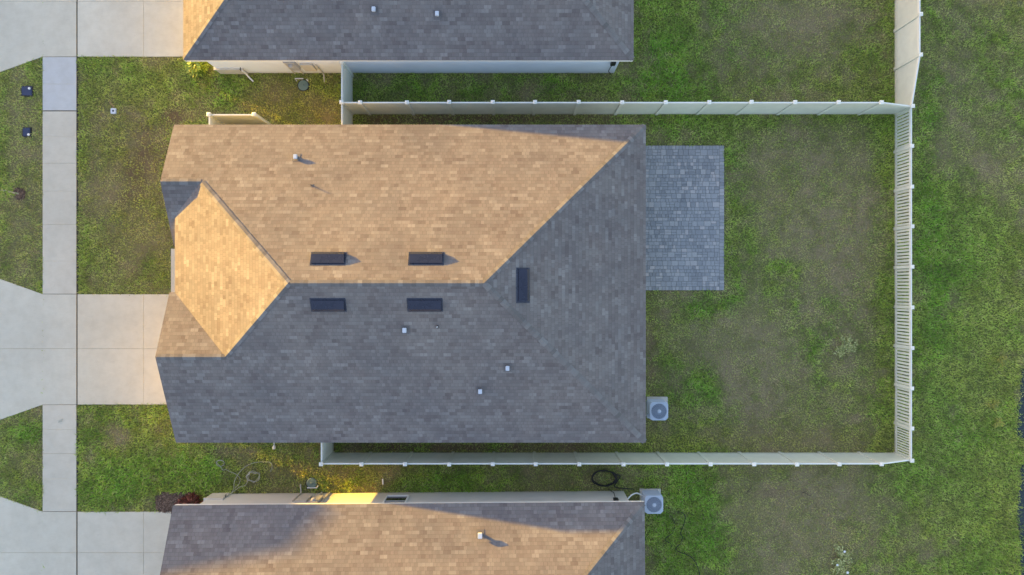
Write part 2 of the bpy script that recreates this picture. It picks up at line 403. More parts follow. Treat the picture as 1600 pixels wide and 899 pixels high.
def axis(lo, hi, step, far):
    a = np.arange(lo, hi + 1e-6, step)
    o = np.array([2, 6, 14, 30, 70, 160, 400, 900.])
    return np.concatenate([(lo - o)[::-1], a, hi + o])
gx = axis(-27, 27, .15, 900); gy = axis(-16.5, 16.5, .15, 900)
XX, YY = np.meshgrid(gx, gy)
n0, n1 = XX.shape
d, l, s, yl = fields(XX.ravel(), YY.ravel())
gc = soil_colour(d, s)
far = (np.abs(XX.ravel()) > 28) | (np.abs(YY.ravel()) > 17.5)
gc[far] = (gc * .4 + grass_colour(d, l, yl) * .6)[far]
me = bpy.data.meshes.new('ground')
idx = np.arange(n0*n1).reshape(n0, n1)
q = np.stack([idx[:-1,:-1], idx[:-1,1:], idx[1:,1:], idx[1:,:-1]], -1).reshape(-1, 4)
me.vertices.add(n0*n1); me.loops.add(q.size); me.polygons.add(len(q))
me.vertices.foreach_set('co', np.stack([XX.ravel(), YY.ravel(), np.zeros(n0*n1)], 1).ravel())
me.loops.foreach_set('vertex_index', q.ravel()); me.polygons.foreach_set('loop_start', np.arange(0, q.size, 4))
me.update(calc_edges=True)
at = me.attributes.new('tint', 'FLOAT_COLOR', 'POINT')
at.data.foreach_set('color', np.concatenate([gc, np.ones((len(gc), 1))], 1).astype(np.float32).ravel())
me.materials.append(M['ground'])
ground = bpy.data.objects.new('ground', me); COL.objects.link(ground)
tag(ground, 'wide flat lawn soil and thatch under all the yards', 'ground', kind='structure')

# ------------------------------------------------------------------ concrete: driveways, pavement, road
def slabs(name, label, cat, polys, z1=0.05):
    """polys: (list of xy points, material index)"""
    bm = BM()
    for pts, mi in polys: prism(bm, pts, -0.05, z1, mi)
    bmesh.ops.bevel(bm, geom=[e for e in bm.edges if all(abs(v.co.z - z1) < 1e-5 for v in e.verts)], offset=.006, segments=1, affect='EDGES')
    o = obj(name, bm, [M['slab'], M['apron'], M['walk'], M['walk_new'], M['slab_grey']])
    return tag(o, label, cat, kind='structure')
XA, XB = -19.78, -21.34          # sidewalk edges (house side, street side)
XC = -24.6                       # kerb line
g = .007
def filler(name, pts, z):
    bm = BM(); prism(bm, pts, -0.04, z); return bm
def driveway(y0, y1, label, xin=-13.42, jx=-16.75, jy=None, flare=.73, mi=0):
    jy = jy if jy is not None else (y0+y1)/2
    xa = XA + .03; h = .004
    ps = [([(xa, y0), (jx-h, y0), (jx-h, jy-h), (xa, jy-h)], mi), ([(jx+h, y0), (xin, y0), (xin, jy-h), (jx+h, jy-h)], mi),
          ([(xa, jy+h), (jx-h, jy+h), (jx-h, y1), (xa, y1)], mi), ([(jx+h, jy+h), (xin, jy+h), (xin, y1), (jx+h, y1)], mi)]
    xb = XA - .03; w = flare * (XB - XC) / 2.0 * .98
    ps += [([(XC, y0-w), (XB, y0), (xb, y0), (xb, jy-h), (XC, jy-h)], 1), ([(XC, jy+h), (xb, jy+h), (xb, y1), (XB, y1), (XC, y1+w)], 1)]
    return slabs('driveway', label, 'driveway', ps)
driveway(-5.32, -.31, 'wide pale concrete driveway between the two front lawns', jy=-2.78)
driveway(10.5, 15.5, 'concrete driveway in the top left corner, leading to the white house', xin=-12.9, mi=4)
driveway(-15.35, -10.2, 'concrete driveway in the bottom left corner beside the mulch bed', jy=-12.05, mi=4)
def walk(ys, label, mats, wide=()):
    ps = []
    for i, (a, b) in enumerate(zip(ys, ys[1:])):
        fx = lambda j: .022 if j in wide else (.0015 if j % 2 else g/2); ga = fx(i); gb = fx(i+1)
        ps.append(([(XB, a+ga), (XA-.03, a+ga), (XA-.03, b-gb), (XB, b-gb)], mats[i]))
    return slabs('sidewalk', label, 'sidewalk', ps)
walk([-.31, 1.2, 2.87, 4.38, 5.65, 6.85, 8.03, 9.25, 10.5], 'pavement strip between the top and middle driveways, one slab newer', [2,2,2,2,2,2,3,3], wide=(0, 6, 8))
walk([-10.2, -8.7, -7.55, -6.45, -5.32], 'short pavement strip between the middle and bottom driveways', [2,2,2,2], wide=(0, 4))
bm = BM()
box(bm, XA-.035, -16, -.04, XA+.035, 16, .028)
for y in (10.5, -.31, -5.32, -10.2, 8.03): box(bm, XB, y-.028, -.041, XA-.036, y+.028, .03)
tag(obj('joint_filler', bm, M['joint']), 'dark filler in the joints of the pavement', 'joint', kind='structure')
bm = BM(); box(bm, XC-.32, -200, -.2, XC, 200, .035); box(bm, XC-9.6, -200, -.2, XC-9.28, 200, .035)
tag(obj('kerb', bm, M['curb']), 'concrete gutter kerb along both sides of the road', 'kerb', kind='structure')
bm = BM(); box(bm, XC-9.28, -200, -.2, XC-.32, 200, .012)
tag(obj('road', bm, M['asphalt']), 'asphalt road in front of the houses', 'road', kind='structure')
bm = BM(); prism(bm, [(-15.5, -.29), (-12.1, -.29), (-12.1, 1.76), (-15.5, 1.76)], -.05, .055)
tag(obj('front_path', bm, M['walk']), 'small concrete pad at the front door', 'path', kind='structure')

# patio of mixed pavers
PX0, PX1, PY0, PY1 = 5.125, 9.65, -.13, 6.46
rp = random.Random(3)
bm = BM()
def paver(x0, y0, x1, y1):
    if x1 - x0 < .03 or y1 - y0 < .03: return
    z = .05 + rp.uniform(-.002, .002); e = .005; b = .008
    t = [(x0+e+b, y0+e+b), (x1-e-b, y0+e+b), (x1-e-b, y1-e-b), (x0+e+b, y1-e-b)]
    o_ = [(x0+e, y0+e), (x1-e, y0+e), (x1-e, y1-e), (x0+e, y1-e)]
    T = [bm.verts.new((*p, z)) for p in t]; O = [bm.verts.new((*p, z-b)) for p in o_]; Bv = [bm.verts.new((*p, .0)) for p in o_]
    bm.faces.new(T)
    for i in range(4):
        j = (i+1) % 4
        bm.faces.new((O[i], O[j], T[j], T[i])); bm.faces.new((Bv[i], Bv[j], O[j], O[i]))
bw = .11
y = PY0
while y < PY1 - .05:                       # border course on the outer edge
    paver(PX1-bw*2, y, PX1, min(y+bw*1.4, PY1)); y += bw*1.4
x = PX0
while x < PX1 - bw*2 - .02:
    x1 = min(x+bw*1.4, PX1-bw*2); paver(x, PY0, x1, PY0+bw*1.6); paver(x, PY1-bw*1.6, x1, PY1); x = x1
yy = PY0 + bw*1.6
while yy < PY1 - bw*1.6 - .02:
    hh = rp.choice([.157, .157, .235]); y2 = min(yy + hh, PY1 - bw*1.6)
    if PY1 - bw*1.6 - y2 < .07: y2 = PY1 - bw*1.6
    x = PX0
    while x < PX1 - bw*2 - .01:
        w = rp.choice([.157, .157, .157, .235, .235, .118]) if hh < .2 else rp.choice([.235, .157, .235, .314])
        x1 = x + w
        if PX1 - bw*2 - x1 < .07: x1 = PX1 - bw*2
        if hh > .2 and rp.random() < .35:
            paver(x, yy, x1, yy+(y2-yy)*.5); paver(x, yy+(y2-yy)*.5, x1, y2)
        else: paver(x, yy, x1, y2)
        x = x1
    yy = y2
pat = tag(obj('paver_patio', bm, M['paver']), 'blue grey patio of small mixed concrete pavers behind the house', 'patio', kind='structure')
bm = BM(); box(bm, PX0, PY0+.004, -.04, PX1-.004, PY1-.004, .036)
tag(obj('patio_sand', bm, M['sand']), 'dark jointing sand between the patio pavers', 'sand', kind='structure')

# ------------------------------------------------------------------ houses
PT = 5/12.; ZE = 2.75; YN, YS, XE = 6.72, -6.40, 5.52
YR = (YN+YS)/2; HALF = (YN-YS)/2; ZR = ZE + HALF*PT
XF, XR = -8.28, XE - HALF

def roof_mesh(faces):
    """faces: lists of 3D points; UVs in metres along and up each slope"""
    bm = BM(); uvl = bm.loops.layers.uv.new('UVMap'); vd = {}
    def V(p):
        k = tuple(round(c, 4) for c in p)
        if k not in vd: vd[k] = bm.verts.new(p)
        return vd[k]
    for pts in faces:
        f = bm.faces.new([V(p) for p in pts]); f.normal_update()
        if f.normal.z < 0: f.normal_flip()
    top = list(bm.faces)
    bnd = [e for e in bm.edges if len(e.link_faces) == 1]
    low = {}
    def L(v):
        if v not in low: low[v] = bm.verts.new(v.co - Vector((0, 0, .04)))
        return low[v]
    for e in bnd:
        a, b = e.verts
        lp = e.link_loops[0]
        a, b = (lp.vert, lp.link_loop_next.vert)
        bm.faces.new((b, a, L(a), L(b)))
    bm.normal_update()
    for f in bm.faces:
        n = f.normal; h = Vector((0, 0, 1)).cross(n)
        if h.length < 1e-4: h = Vector((1, 0, 0))
        h.normalize(); up = n.cross(h)
        for lp in f.loops:
            c = lp.vert.co
            lp[uvl].uv = (c.dot(h) + 50, (c - Vector((0, 0, ZE))).dot(up) - (0 if True else 0) + 0)
    # start the courses at the eave
    for f in top:
        vs_ = [lp[uvl].uv.y for lp in f.loops]; n = f.normal
        # all slopes share the same pitch, so height above the eave gives the course
        sl = math.sqrt(max(1 - n.z**2, 1e-6))
        for lp in f.loops: lp[uvl].uv.y = (lp.vert.co.z - ZE) / sl + .02
    return bm

def caps_mesh(lines, rnd):
    bm = BM()
    for a, b, na, nb in lines:
        a, b = Vector(a), Vector(b); na, nb = Vector(na), Vector(nb)
        t = (b - a); t.normalize(); a = a + t*.07; Ln = (b - a).length
        sa = na.cross(t).normalized(); sb = t.cross(nb).normalized()
        # each side direction must run down its slope
        if sa.z > 0: sa = -sa
        if sb.z > 0: sb = -sb
        up = (na + nb).normalized()
        n = max(1, int(Ln / .165)); st = Ln / n
        for i in range(n):
            p0 = a + t * (i * st) ; p1 = a + t * ((i+1) * st + .03)
            if i == n-1: p1 = b
            w = .125 + rnd.uniform(-.006, .006)
            l0 = .022 + rnd.uniform(-.002, .004); l1 = .012
            vs_ = []
            for p, lf in ((p0, l0), (p1, l1)):
                vs_ += [bm.verts.new(p + sa*w + na*lf), bm.verts.new(p + up*(lf+.004)), bm.verts.new(p + sb*w + nb*lf)]
            bm.faces.new((vs_[0], vs_[1], vs_[4], vs_[3])); bm.faces.new((vs_[1], vs_[2], vs_[5], vs_[4]))
            dn = [bm.verts.new(v.co - up*.028) for v in vs_[:3]]
            bm.faces.new((vs_[1], vs_[0], dn[0], dn[1])); bm.faces.new((vs_[2], vs_[1], dn[1], dn[2]))
    bmesh.ops.recalc_face_normals(bm, faces=bm.faces)
    return bm

def window(parent, x, y, z0, w, h, face):
    """a framed window on a wall; face is the outward wall direction n/s/e/w"""
    rot = {'n': math.pi, 's': 0, 'e': math.pi/2, 'w': -math.pi/2}[face]
    f = BM(); t = .06
    for a in ((-w/2-t, -.05, -t, -w/2, .01, h+t), (w/2, -.05, -t, w/2+t, .01, h+t), (-w/2, -.05, h, w/2, .01, h+t), (-w/2-.02, -.075, -t-.002, w/2+.02, .01, 0), (-w/2, -.03, h/2-.02, w/2, .01, h/2+.02)):
        box(f, *a)
    fr = obj('window', f, M['white'], parent, loc=(x, y, z0)); fr.rotation_euler = (0, 0, rot)
    p = BM(); box(p, -w/2+.002, -.012, .002, w/2-.002, .008, h-.002)
    obj('pane', p, M['glass'], fr)
    return fr

def panel_door(parent, name, x, y, w, h, m, rows, cols, face='w'):
    rot = {'n': math.pi, 's': 0, 'e': math.pi/2, 'w': -math.pi/2}[face]
    b = BM(); box(b, -w/2, -.04, 0.0, w/2, .01, h)
    for r in range(rows):
        for c in range(cols):
            cw = w/cols; ch = h/rows
            box(b, -w/2+c*cw+.06, -.055, r*ch+.06, -w/2+(c+1)*cw-.06, -.041, (r+1)*ch-.06)
    o = obj(name, b, m, parent, loc=(x, y, .06)); o.rotation_euler = (0, 0, rot)
    return o

def roof_z(side, x, y):
    return {'N': ZE + (YN-y)*PT, 'S': ZE + (y-YS)*PT, 'E': ZE + (XE-x)*PT}[side]

def on_roof(px, py, side, fn=None):
    z = 4.0
    for _ in range(20):
        p = P(px, py, z); z = (fn or roof_z)(side, p.x, p.y)
    return Vector((p.x, p.y, z))

SLOPE = {'N': Vector((0, 1, 1/PT)).normalized(), 'S': Vector((0, -1, 1/PT)).normalized(), 'E': Vector((1, 0, 1/PT)).normalized(), 'W': Vector((-1, 0, 1/PT)).normalized()}

def slope_matrix(p, side):
    n = SLOPE[side]; h = Vector((0, 0, 1)).cross(n).normalized(); up = n.cross(h)
    return Matrix.Translation(p) @ Matrix((h, up, n)).transposed().to_4x4()

def roof_vent(parent, p, side):
    """low off-ridge slant vent: long hood sloping up to an open downhill face"""
    b = BM(); Lx, hw = .61, .21
    box(b, -Lx-.06, -hw-.06, .0, Lx+.06, hw+.08, .008)
    prof = [(-hw, .008), (-hw, .10), (-hw+.10, .155), (hw, .045), (hw, .008)]
    a = [b.verts.new((-Lx, y, z)) for y, z in prof]; c = [b.verts.new((Lx, y, z)) for y, z in prof]
    b.faces.new(a[::-1]); b.faces.new(c)
    for i in range(len(prof)):
        j = (i+1) % len(prof); b.faces.new((a[i], a[j], c[j], c[i]))
    bmesh.ops.recalc_face_normals(b, faces=b.faces)
    for sx in (-Lx, Lx): box(b, sx-.012, -hw-.01, .009, sx+.012, hw+.006, .05)
    for v in b.verts: pass
    o = obj('roof_vent', b, M['vent'], parent); o.matrix_local = slope_matrix(p, side)
    return o

def vent_pipe(parent, p, side, r=.05, h=.24, cap=True):
    b = BM()
    f_ = .16 if r > .03 else .06
    box(b, -f_, -f_, 0, f_, f_*1.1, .012, mat=slope_matrix(Vector((0,0,0)), side))
    lathe(b, [(r*2.0, -.02), (r*1.5, .06), (r*1.1, .09)], 16)
    o = obj('vent_pipe', b, M['lead'], parent, smooth=False, loc=p)
    c = BM()
    if cap:
        lathe(c, [(r, .0), (r, h-.09), (r*1.7, h-.085), (r*1.85, h-.04), (r*1.5, h-.005), (r*.9, h+.01)], 16)
    else:
        lathe(c, [(r, .0), (r, h), (r*.8, h), (r*.8, h-.05)], 14)
    obj('pipe', c, M['pipe'] if cap is not None else M['lead'], o, smooth=False)
    return o

def box_cap(parent, p, side, h=.2, w=.085):
    """short square exhaust cap with a white top"""
    b = BM(); box(b, -.16, -.17, 0, .16, .18, .012, mat=slope_matrix(Vector((0,0,0)), side))
    lathe(b, [(.075, -.03), (.06, .05), (.055, .1)], 14)
    o = obj('vent_pipe', b, M['lead'], parent, loc=p)
    c = BM(); lathe(c, [(.05, 0), (.05, h-.1)], 14)
    box(c, -w, -w*1.25, h-.1, w, w*1.25, h)
    bmesh.ops.bevel(c, geom=[e for e in c.edges if len(e.link_faces) == 2 and e.verts[0].co.z > h-.11 and e.verts[1].co.z > h-.11 and abs(e.verts[0].co.x) > w*.9], offset=.015, segments=2, affect='EDGES')
    obj('pipe', c, M['cap_paint'], o)
    return o

def fascia(bm, x0, y0, x1, y1, z0=2.545, z1=2.708):
    box(bm, min(x0,x1), min(y0,y1), z0, max(x0,x1), max(y0,y1), z1)

def rake_board(bm, x0, x1, ya, za, yb, zb):
    vs_ = []
    for x in (x0, x1):
        for y, z in ((ya, za), (yb, zb)):
            vs_ += [bm.verts.new((x, y, z - .045)), bm.verts.new((x, y, z - .20))]
    a = vs_
    for f in ((0,2,3,1), (4,5,7,6), (0,1,5,4), (2,6,7,3), (0,4,6,2), (1,3,7,5)): bm.faces.new([a[i] for i in f])
    bmesh.ops.recalc_face_normals(bm, faces=bm.faces)

def gable_house(label, wall, dy=0.0, rz=0.0):
    root = thing('house', label, 'house', (0, dy, 0), rz)
    zE1 = 3.80; yE1 = YN - (zE1-ZE)/PT; xE2 = XF - (ZR-zE1)/PT
    zG1 = 4.293; yG1 = YS + (zG1-ZE)/PT; xG2 = XF - (ZR-zG1)/PT
    xw = -13.64; zw = ZR - (XF-xw)*PT
    yv1 = yE1 - (zE1-zw)/PT; yv2 = yG1 + (zG1-zw)/PT
    xn, xs = -13.94, -13.86
    Fp, Rp = (XF, YR, ZR), (XR, YR, ZR)
    E1, E2, G1, G2 = (xn, yE1, zE1), (xE2, yE1, zE1), (xs, yG1, zG1), (xG2, yG1, zG1)
    V1, V2 = (xw, yv1, zw), (xw, yv2, zw)
    NW, NE, SE_, SW = (xn, YN, ZE), (XE, YN, ZE), (XE, YS, ZE), (xs, YS, ZE)
    fs = [[NW, E1, E2, Fp, Rp, NE], [SW, SE_, Rp, Fp, G2, G1], [NE, Rp, SE_], [E2, V1, V2, G2, Fp],
          [E1, (xn, yv1, zw), V1, E2], [G1, G2, V2, (xs, yv2, zw)]]
    bm = roof_mesh(fs)
    b2 = roof_mesh([[(xn, yv1-.002, zw-.003), (xn, 1.70, zw-(yv1-1.70)*PT-.003), (-13.25, 1.70, zw-(yv1-1.70)*PT-.003), (-13.25, yv1-.002, zw-.003)]])
    tmp = bpy.data.meshes.new('tmp'); b2.to_mesh(tmp); b2.free(); bm.from_mesh(tmp); bpy.data.meshes.remove(tmp)
    roof = obj('roof', bm, M['shingle'], root)
    N, S, E_, W_ = (SLOPE[k] for k in 'NSEW')
    lines = [(NE, Rp, N, E_), (SE_, Rp, S, E_), (Fp, Rp, N, S), (E2, Fp, W_, N), (G2, Fp, S, W_), (E1, E2, N, S), (G1, G2, S, N)]
    obj('ridge_cap', caps_mesh(lines, random.Random(4)), M['cap'], roof)
    fb = BM()
    fascia(fb, -13.92, YN-.03, XE-.012, YN-.010); fascia(fb, -13.84, YS+.010, XE-.012, YS+.03); fascia(fb, XE-.032, YS+.031, XE-.012, YN-.031)
    fascia(fb, xw+.012, yv2+.05, xw+.032, yv1-.05, zw-.2, zw-.045)
    rake_board(fb, xn+.012, xn+.034, YN-.035, ZE+.0, yE1+.001, zE1); rake_board(fb, xn+.012, xn+.034, yE1-.001, zE1, 1.70, zw-(yv1-1.70)*PT)
    rake_board(fb, xs+.012, xs+.034, YS+.035, ZE, yG1-.001, zG1); rake_board(fb, xs+.012, xs+.034, yG1+.001, zG1, yv2, zw)
    obj('fascia', fb, M['white'], root)
    sf = BM(); prism(sf, [(-13.52, YS+.032), (XE-.034, YS+.032), (XE-.034, YN-.032), (-13.52, YN-.032), (-13.52, 1.9), (-13.3, 1.9), (-13.3, -.3), (-13.52, -.3)], 2.63, 2.65)
    obj('soffit', sf, M['soffit'], root)
    wb = BM()
    prism(wb, [(-13.5, -6.0), (5.12, -6.0), (5.12, 6.32), (-13.5, 6.32), (-13.5, 1.95), (-12.0, 1.95), (-12.0, -.3), (-13.5, -.3)], -.1, 2.628)
    for pts in ([(-6.0, 2.66), (yG1, zG1-.16), (-.3, 3.16), (-.3, 2.66)], [(1.95, 2.66), (yE1, zE1-.16), (6.32, 2.70), (6.32, 2.66)]):
        a = [wb.verts.new((-13.5, *p)) for p in pts]; c = [wb.verts.new((-13.3, *p)) for p in pts]
        wb.faces.new(a); wb.faces.new(c[::-1])
        for i in range(len(pts)):
            j = (i+1) % len(pts); wb.faces.new((a[i], c[i], c[j], a[j]))
    bmesh.ops.recalc_face_normals(wb, faces=wb.faces)
    obj('wall', wb, wall, root)
    panel_door(root, 'garage_door', -13.5, -2.9, 4.8, 2.15, M['door'], 4, 8)
    d_ = panel_door(root, 'front_door', -12.0, .8, .95, 2.1, M['door_dark'], 3, 2)
    kb = BM(); lathe(kb, [(.012, 0), (.012, .03), (.03, .045), (.03, .065), (.012, .075)], 10)
    h_ = obj('handle', kb, M['steel_box'], d_, loc=(.38, -.04, 1.0)); h_.rotation_euler = (R(90), 0, 0)
    window(root, -13.5, 4.1, .85, 1.3, 1.35, 'w'); window(root, 5.12, 4.9, .85, 1.1, 1.25, 'e'); window(root, 5.12, -3.2, .85, 1.1, 1.25, 'e')
    sd_ = window(root, 5.12, 2.4, .12, 2.3, 2.0, 'e'); sd_.name = 'sliding_door'
    window(root, -2.2, -6.0, .85, .9, 1.3, 's')
    ws = BM(); box(ws, -13.56, 5.55, -.05, -12.75, 6.37, .80); box(ws, -13.59, 5.52, .80, -12.72, 6.40, .86)
    obj('wainscot', ws, M['cream_box'], root)
    return root, roof

def meter_group(root, x, y, face, m):
    """electric panel, round meter and conduits on a side wall; face n or s"""
    rot = {'n': math.pi, 's': 0}[face]
    Mx = Matrix.Translation((x, y, 0)) @ Matrix.Rotation(rot, 4, 'Z')
    b = BM(); box(b, -.22, -.14, .75, .18, .01, 1.75, mat=Mx); box(b, -.24, -.16, 1.75, .20, .01, 1.78, mat=Mx)
    e = obj('electric_panel', b, M['steel_box'], root)
    k = BM(); lathe(k, [(.10, 0), (.10, .05), (.085, .11), (.06, .125)], 18)
    me_ = obj('meter_dial', k, M['steel_box'], e); me_.matrix_local = Mx @ Matrix.Translation((-.02, -.14, 1.5)) @ Matrix.Rotation(R(90), 4, 'X')
    b = BM(); tube(b, [Mx @ Vector((-.32, -.035, z)) for z in (-.05, 2.6)], .028, 8); tube(b, [Mx @ Vector((.05, -.035, z)) for z in (-.05, .8)], .03, 8)
    obj('conduit', b, M['cream_box'], root)
    b = BM(); box(b, .34, -.10, .55, .85, .01, 1.35, mat=Mx)
    obj('service_box', b, m, root)
    b = BM(); tube(b, [Mx @ Vector(p) for p in ((.98, -.04, 1.2), (.98, -.04, .12), (1.0, -.10, .05), (1.02, -.42, .03))], .032, 8)
    obj('drain_pipe', b, M['cream_box'], root)

def hose_bib(root, x, y, face, z=.55, m=None):
    s_ = 1 if face == 'n' else -1
    b = BM(); tube(b, [(x, y, z), (x, y+s_*.1, z), (x, y+s_*.13, z-.05)], .018, 8); tube(b, [(x-.04, y+s_*.09, z+.045), (x+.04, y+s_*.09, z+.045)], .012, 6)
    return obj('hose_bib', b, M['black'], root)

def disconnect(root, x, y, face):
    rot = {'n': math.pi, 's': 0}[face]
    Mx = Matrix.Translation((x, y, 0)) @ Matrix.Rotation(rot, 4, 'Z')
    b = BM(); box(b, -.10, -.11, 1.25, .10, .01, 1.60, mat=Mx)
    o = obj('disconnect_box', b, M['black'], root)
    c = BM(); tube(c, [Mx @ Vector(p) for p in spline([(0, -.05, 1.26), (-.04, -.05, .8), (-.05, -.06, .45), (.05, -.07, .22), (.13, -.10, .05)], 5)], .016, 6)
    obj('cable', c, M['black'], o)

# the house in the middle
house, roof = gable_house('whole tan and grey shingled house in the middle of the picture, patio at its back', M['wall_cream'])
for px, py, sd_ in ((513, 404, 'N'), (666, 404, 'N'), (513, 477, 'S'), (664, 477, 'S'), (817.5, 446, 'E')):
    roof_vent(roof, on_roof(px, py, sd_), sd_)
box_cap(roof, on_roof(463, 246, 'N'), 'N', .17, .075)
vent_pipe(roof, on_roof(487, 290, 'N'), 'N', .014, .20, None)
for px, py in ((633, 516), (793, 575), (750.5, 611)): box_cap(roof, on_roof(px, py, 'S'), 'S', .2, .075)
vent_pipe(roof, on_roof(683.5, 511, 'S'), 'S', .03, .2, False)

# the house below, mostly out of frame
BROT = R(.42)
hb, roofb = gable_house('house cut off by the bottom edge, with pale grey side wall and half shaded roof', M['wall_grey'], -15.61, BROT)
def bfn(side, x, y): return roof_z(side, x, y + 15.61)
pb = on_roof(752, 834, 'N', bfn); pb.y += 15.61
box_cap(roofb, pb, 'N', .25, .09)
window(hb, -5.05, 6.32, .62, .9, 1.25, 'n')
meter_group(hb, -8.55, 6.32, 'n', M['cream_box'])
disconnect(hb, 4.55, 6.32, 'n')
hose_bib(hb, -12.75, 6.32, 'n')

# the white house above
def hip_house(label, wall, x0, x1, y0, y1, rz=0.0, loc=(0, 0, 0), ze=ZE, pt=PT, deck=None):
    root = thing('house', label, 'house', loc, rz)
    hf = (y1-y0)/2; yr = (y0+y1)/2; zr = ze + hf*pt
    A, B_, C_, D = (x0, y0, ze), (x1, y0, ze), (x1, y1, ze), (x0, y1, ze)
    r0, r1 = (x0+hf, yr, zr), (x1-hf, yr, zr)
    faces = [[A, B_, r1, r0], [B_, C_, r1], [C_, D, r0, r1], [D, A, r0]]
    if deck:                                  # hip roof cut off by a flat deck
        zd = ze + deck*pt; a_, b_, c_, d_ = (x0+deck, y0+deck, zd), (x1-deck, y0+deck, zd), (x1-deck, y1-deck, zd), (x0+deck, y1-deck, zd)
        faces = [[A, B_, b_, a_], [B_, C_, c_, b_], [C_, D, d_, c_], [D, A, a_, d_], [a_, b_, c_, d_]]
    roof = obj('roof', roof_mesh(faces), M['shingle'], root)
    N, S, E_, W_ = (SLOPE[k] for k in 'NSEW')
    if not deck: obj('ridge_cap', caps_mesh([(A, r0, W_, S), (B_, r1, S, E_), (C_, r1, E_, N), (D, r0, N, W_), (r0, r1, N, S)], random.Random(8)), M['cap'], roof)
    fb = BM()
    dz = (ze-.205, ze-.042); fascia(fb, x0+.012, y0+.010, x1-.012, y0+.03, *dz); fascia(fb, x0+.012, y1-.03, x1-.012, y1-.010, *dz)
    fascia(fb, x0+.012, y0+.031, x0+.032, y1-.031, *dz); fascia(fb, x1-.032, y0+.031, x1-.012, y1-.031, *dz)
    obj('fascia', fb, M['white'], root)
    sf = BM(); prism(sf, [(x0+.034, y0+.032), (x1-.034, y0+.032), (x1-.034, y1-.032), (x0+.034, y1-.032)], ze-.12, ze-.10)
    obj('soffit', sf, M['soffit'], root)
    wb = BM(); prism(wb, [(x0+.38, y0+.38), (x1-.38, y0+.38), (x1-.38, y1-.38), (x0+.38, y1-.38)], -.1, ze-.122)
    obj('wall', wb, wall, root)
    panel_door(root, 'garage_door', x0+.38, y0+3.5, 4.8, 2.15, M['door'], 4, 8)
    window(root, x0+.38, y1-2.8, .85, 1.3, 1.35, 'w'); window(root, x1-.38, y0+3, .85, 1.1, 1.25, 'e')
    s_ = window(root, x1-.38, yr+1, .12, 2.3, 2.0, 'e'); s_.name = 'sliding_door'
    return root, roof
ht, rooft = hip_house('house at the top edge with grey hip roof and long white side wall', M['wall_white'], -13.56, 5.02, 9.38, 22.5)
def tfn(side, x, y): return ZE + (y-9.38)*PT
for px, py in ((585, 17), (683.5, 24)): box_cap(rooft, on_roof(px, py, 'S', tfn), 'S', .2, .075)
YW = 9.76
ws = BM(); box(ws, -13.24, YW-.05, -.05, -12.0, YW+.5, .62); box(ws, -13.27, YW-.08, .62, -11.97, YW+.5, .68)
obj('wainscot', ws, M['cream_box'], ht)
meter_group(ht, -9.55, YW, 's', M['cream_box'])
disconnect(ht, 4.38, YW, 's')
hose_bib(ht, -12.1 + .05, YW, 's', .75)
b = BM(); tube(b, spline([(-12.0, YW-.12, .68), (-12.0, YW-.12, .3), (-11.95, YW-.2, .12), (-11.75, YW-.4, .06)], 4), .035, 8)
obj('drain_pipe', b, M['pipe'], ht)
b = BM(); lathe(b, [(.14, 0), (.14, .05), (.09, .09), (.03, .1)], 16)
o = obj('wall_vent', b, M['white'], ht); o.matrix_local = Matrix.Translation((2.25, YW, 2.3)) @ Matrix.Rotation(R(90), 4, 'X')

# houses across the road, out of frame: they are what keeps the low sun off the lawns
OPP = [(-58, -44, 11.6, 23.2, 'hip roofed house across the road, second from the far end'), (-58, -44, 27.6, 39.6, 'hip roofed house across the road at the far end')]
for x0, x1, y0, y1, lb in OPP:
    hip_house(lb, M['wall_cream'], x0, x1, y0, y1)
hip_house('two storey house with flat topped hip roof across the road', M['wall_grey'], -58, -44, -8.0, 7.5, ze=5.42, deck=1.45)

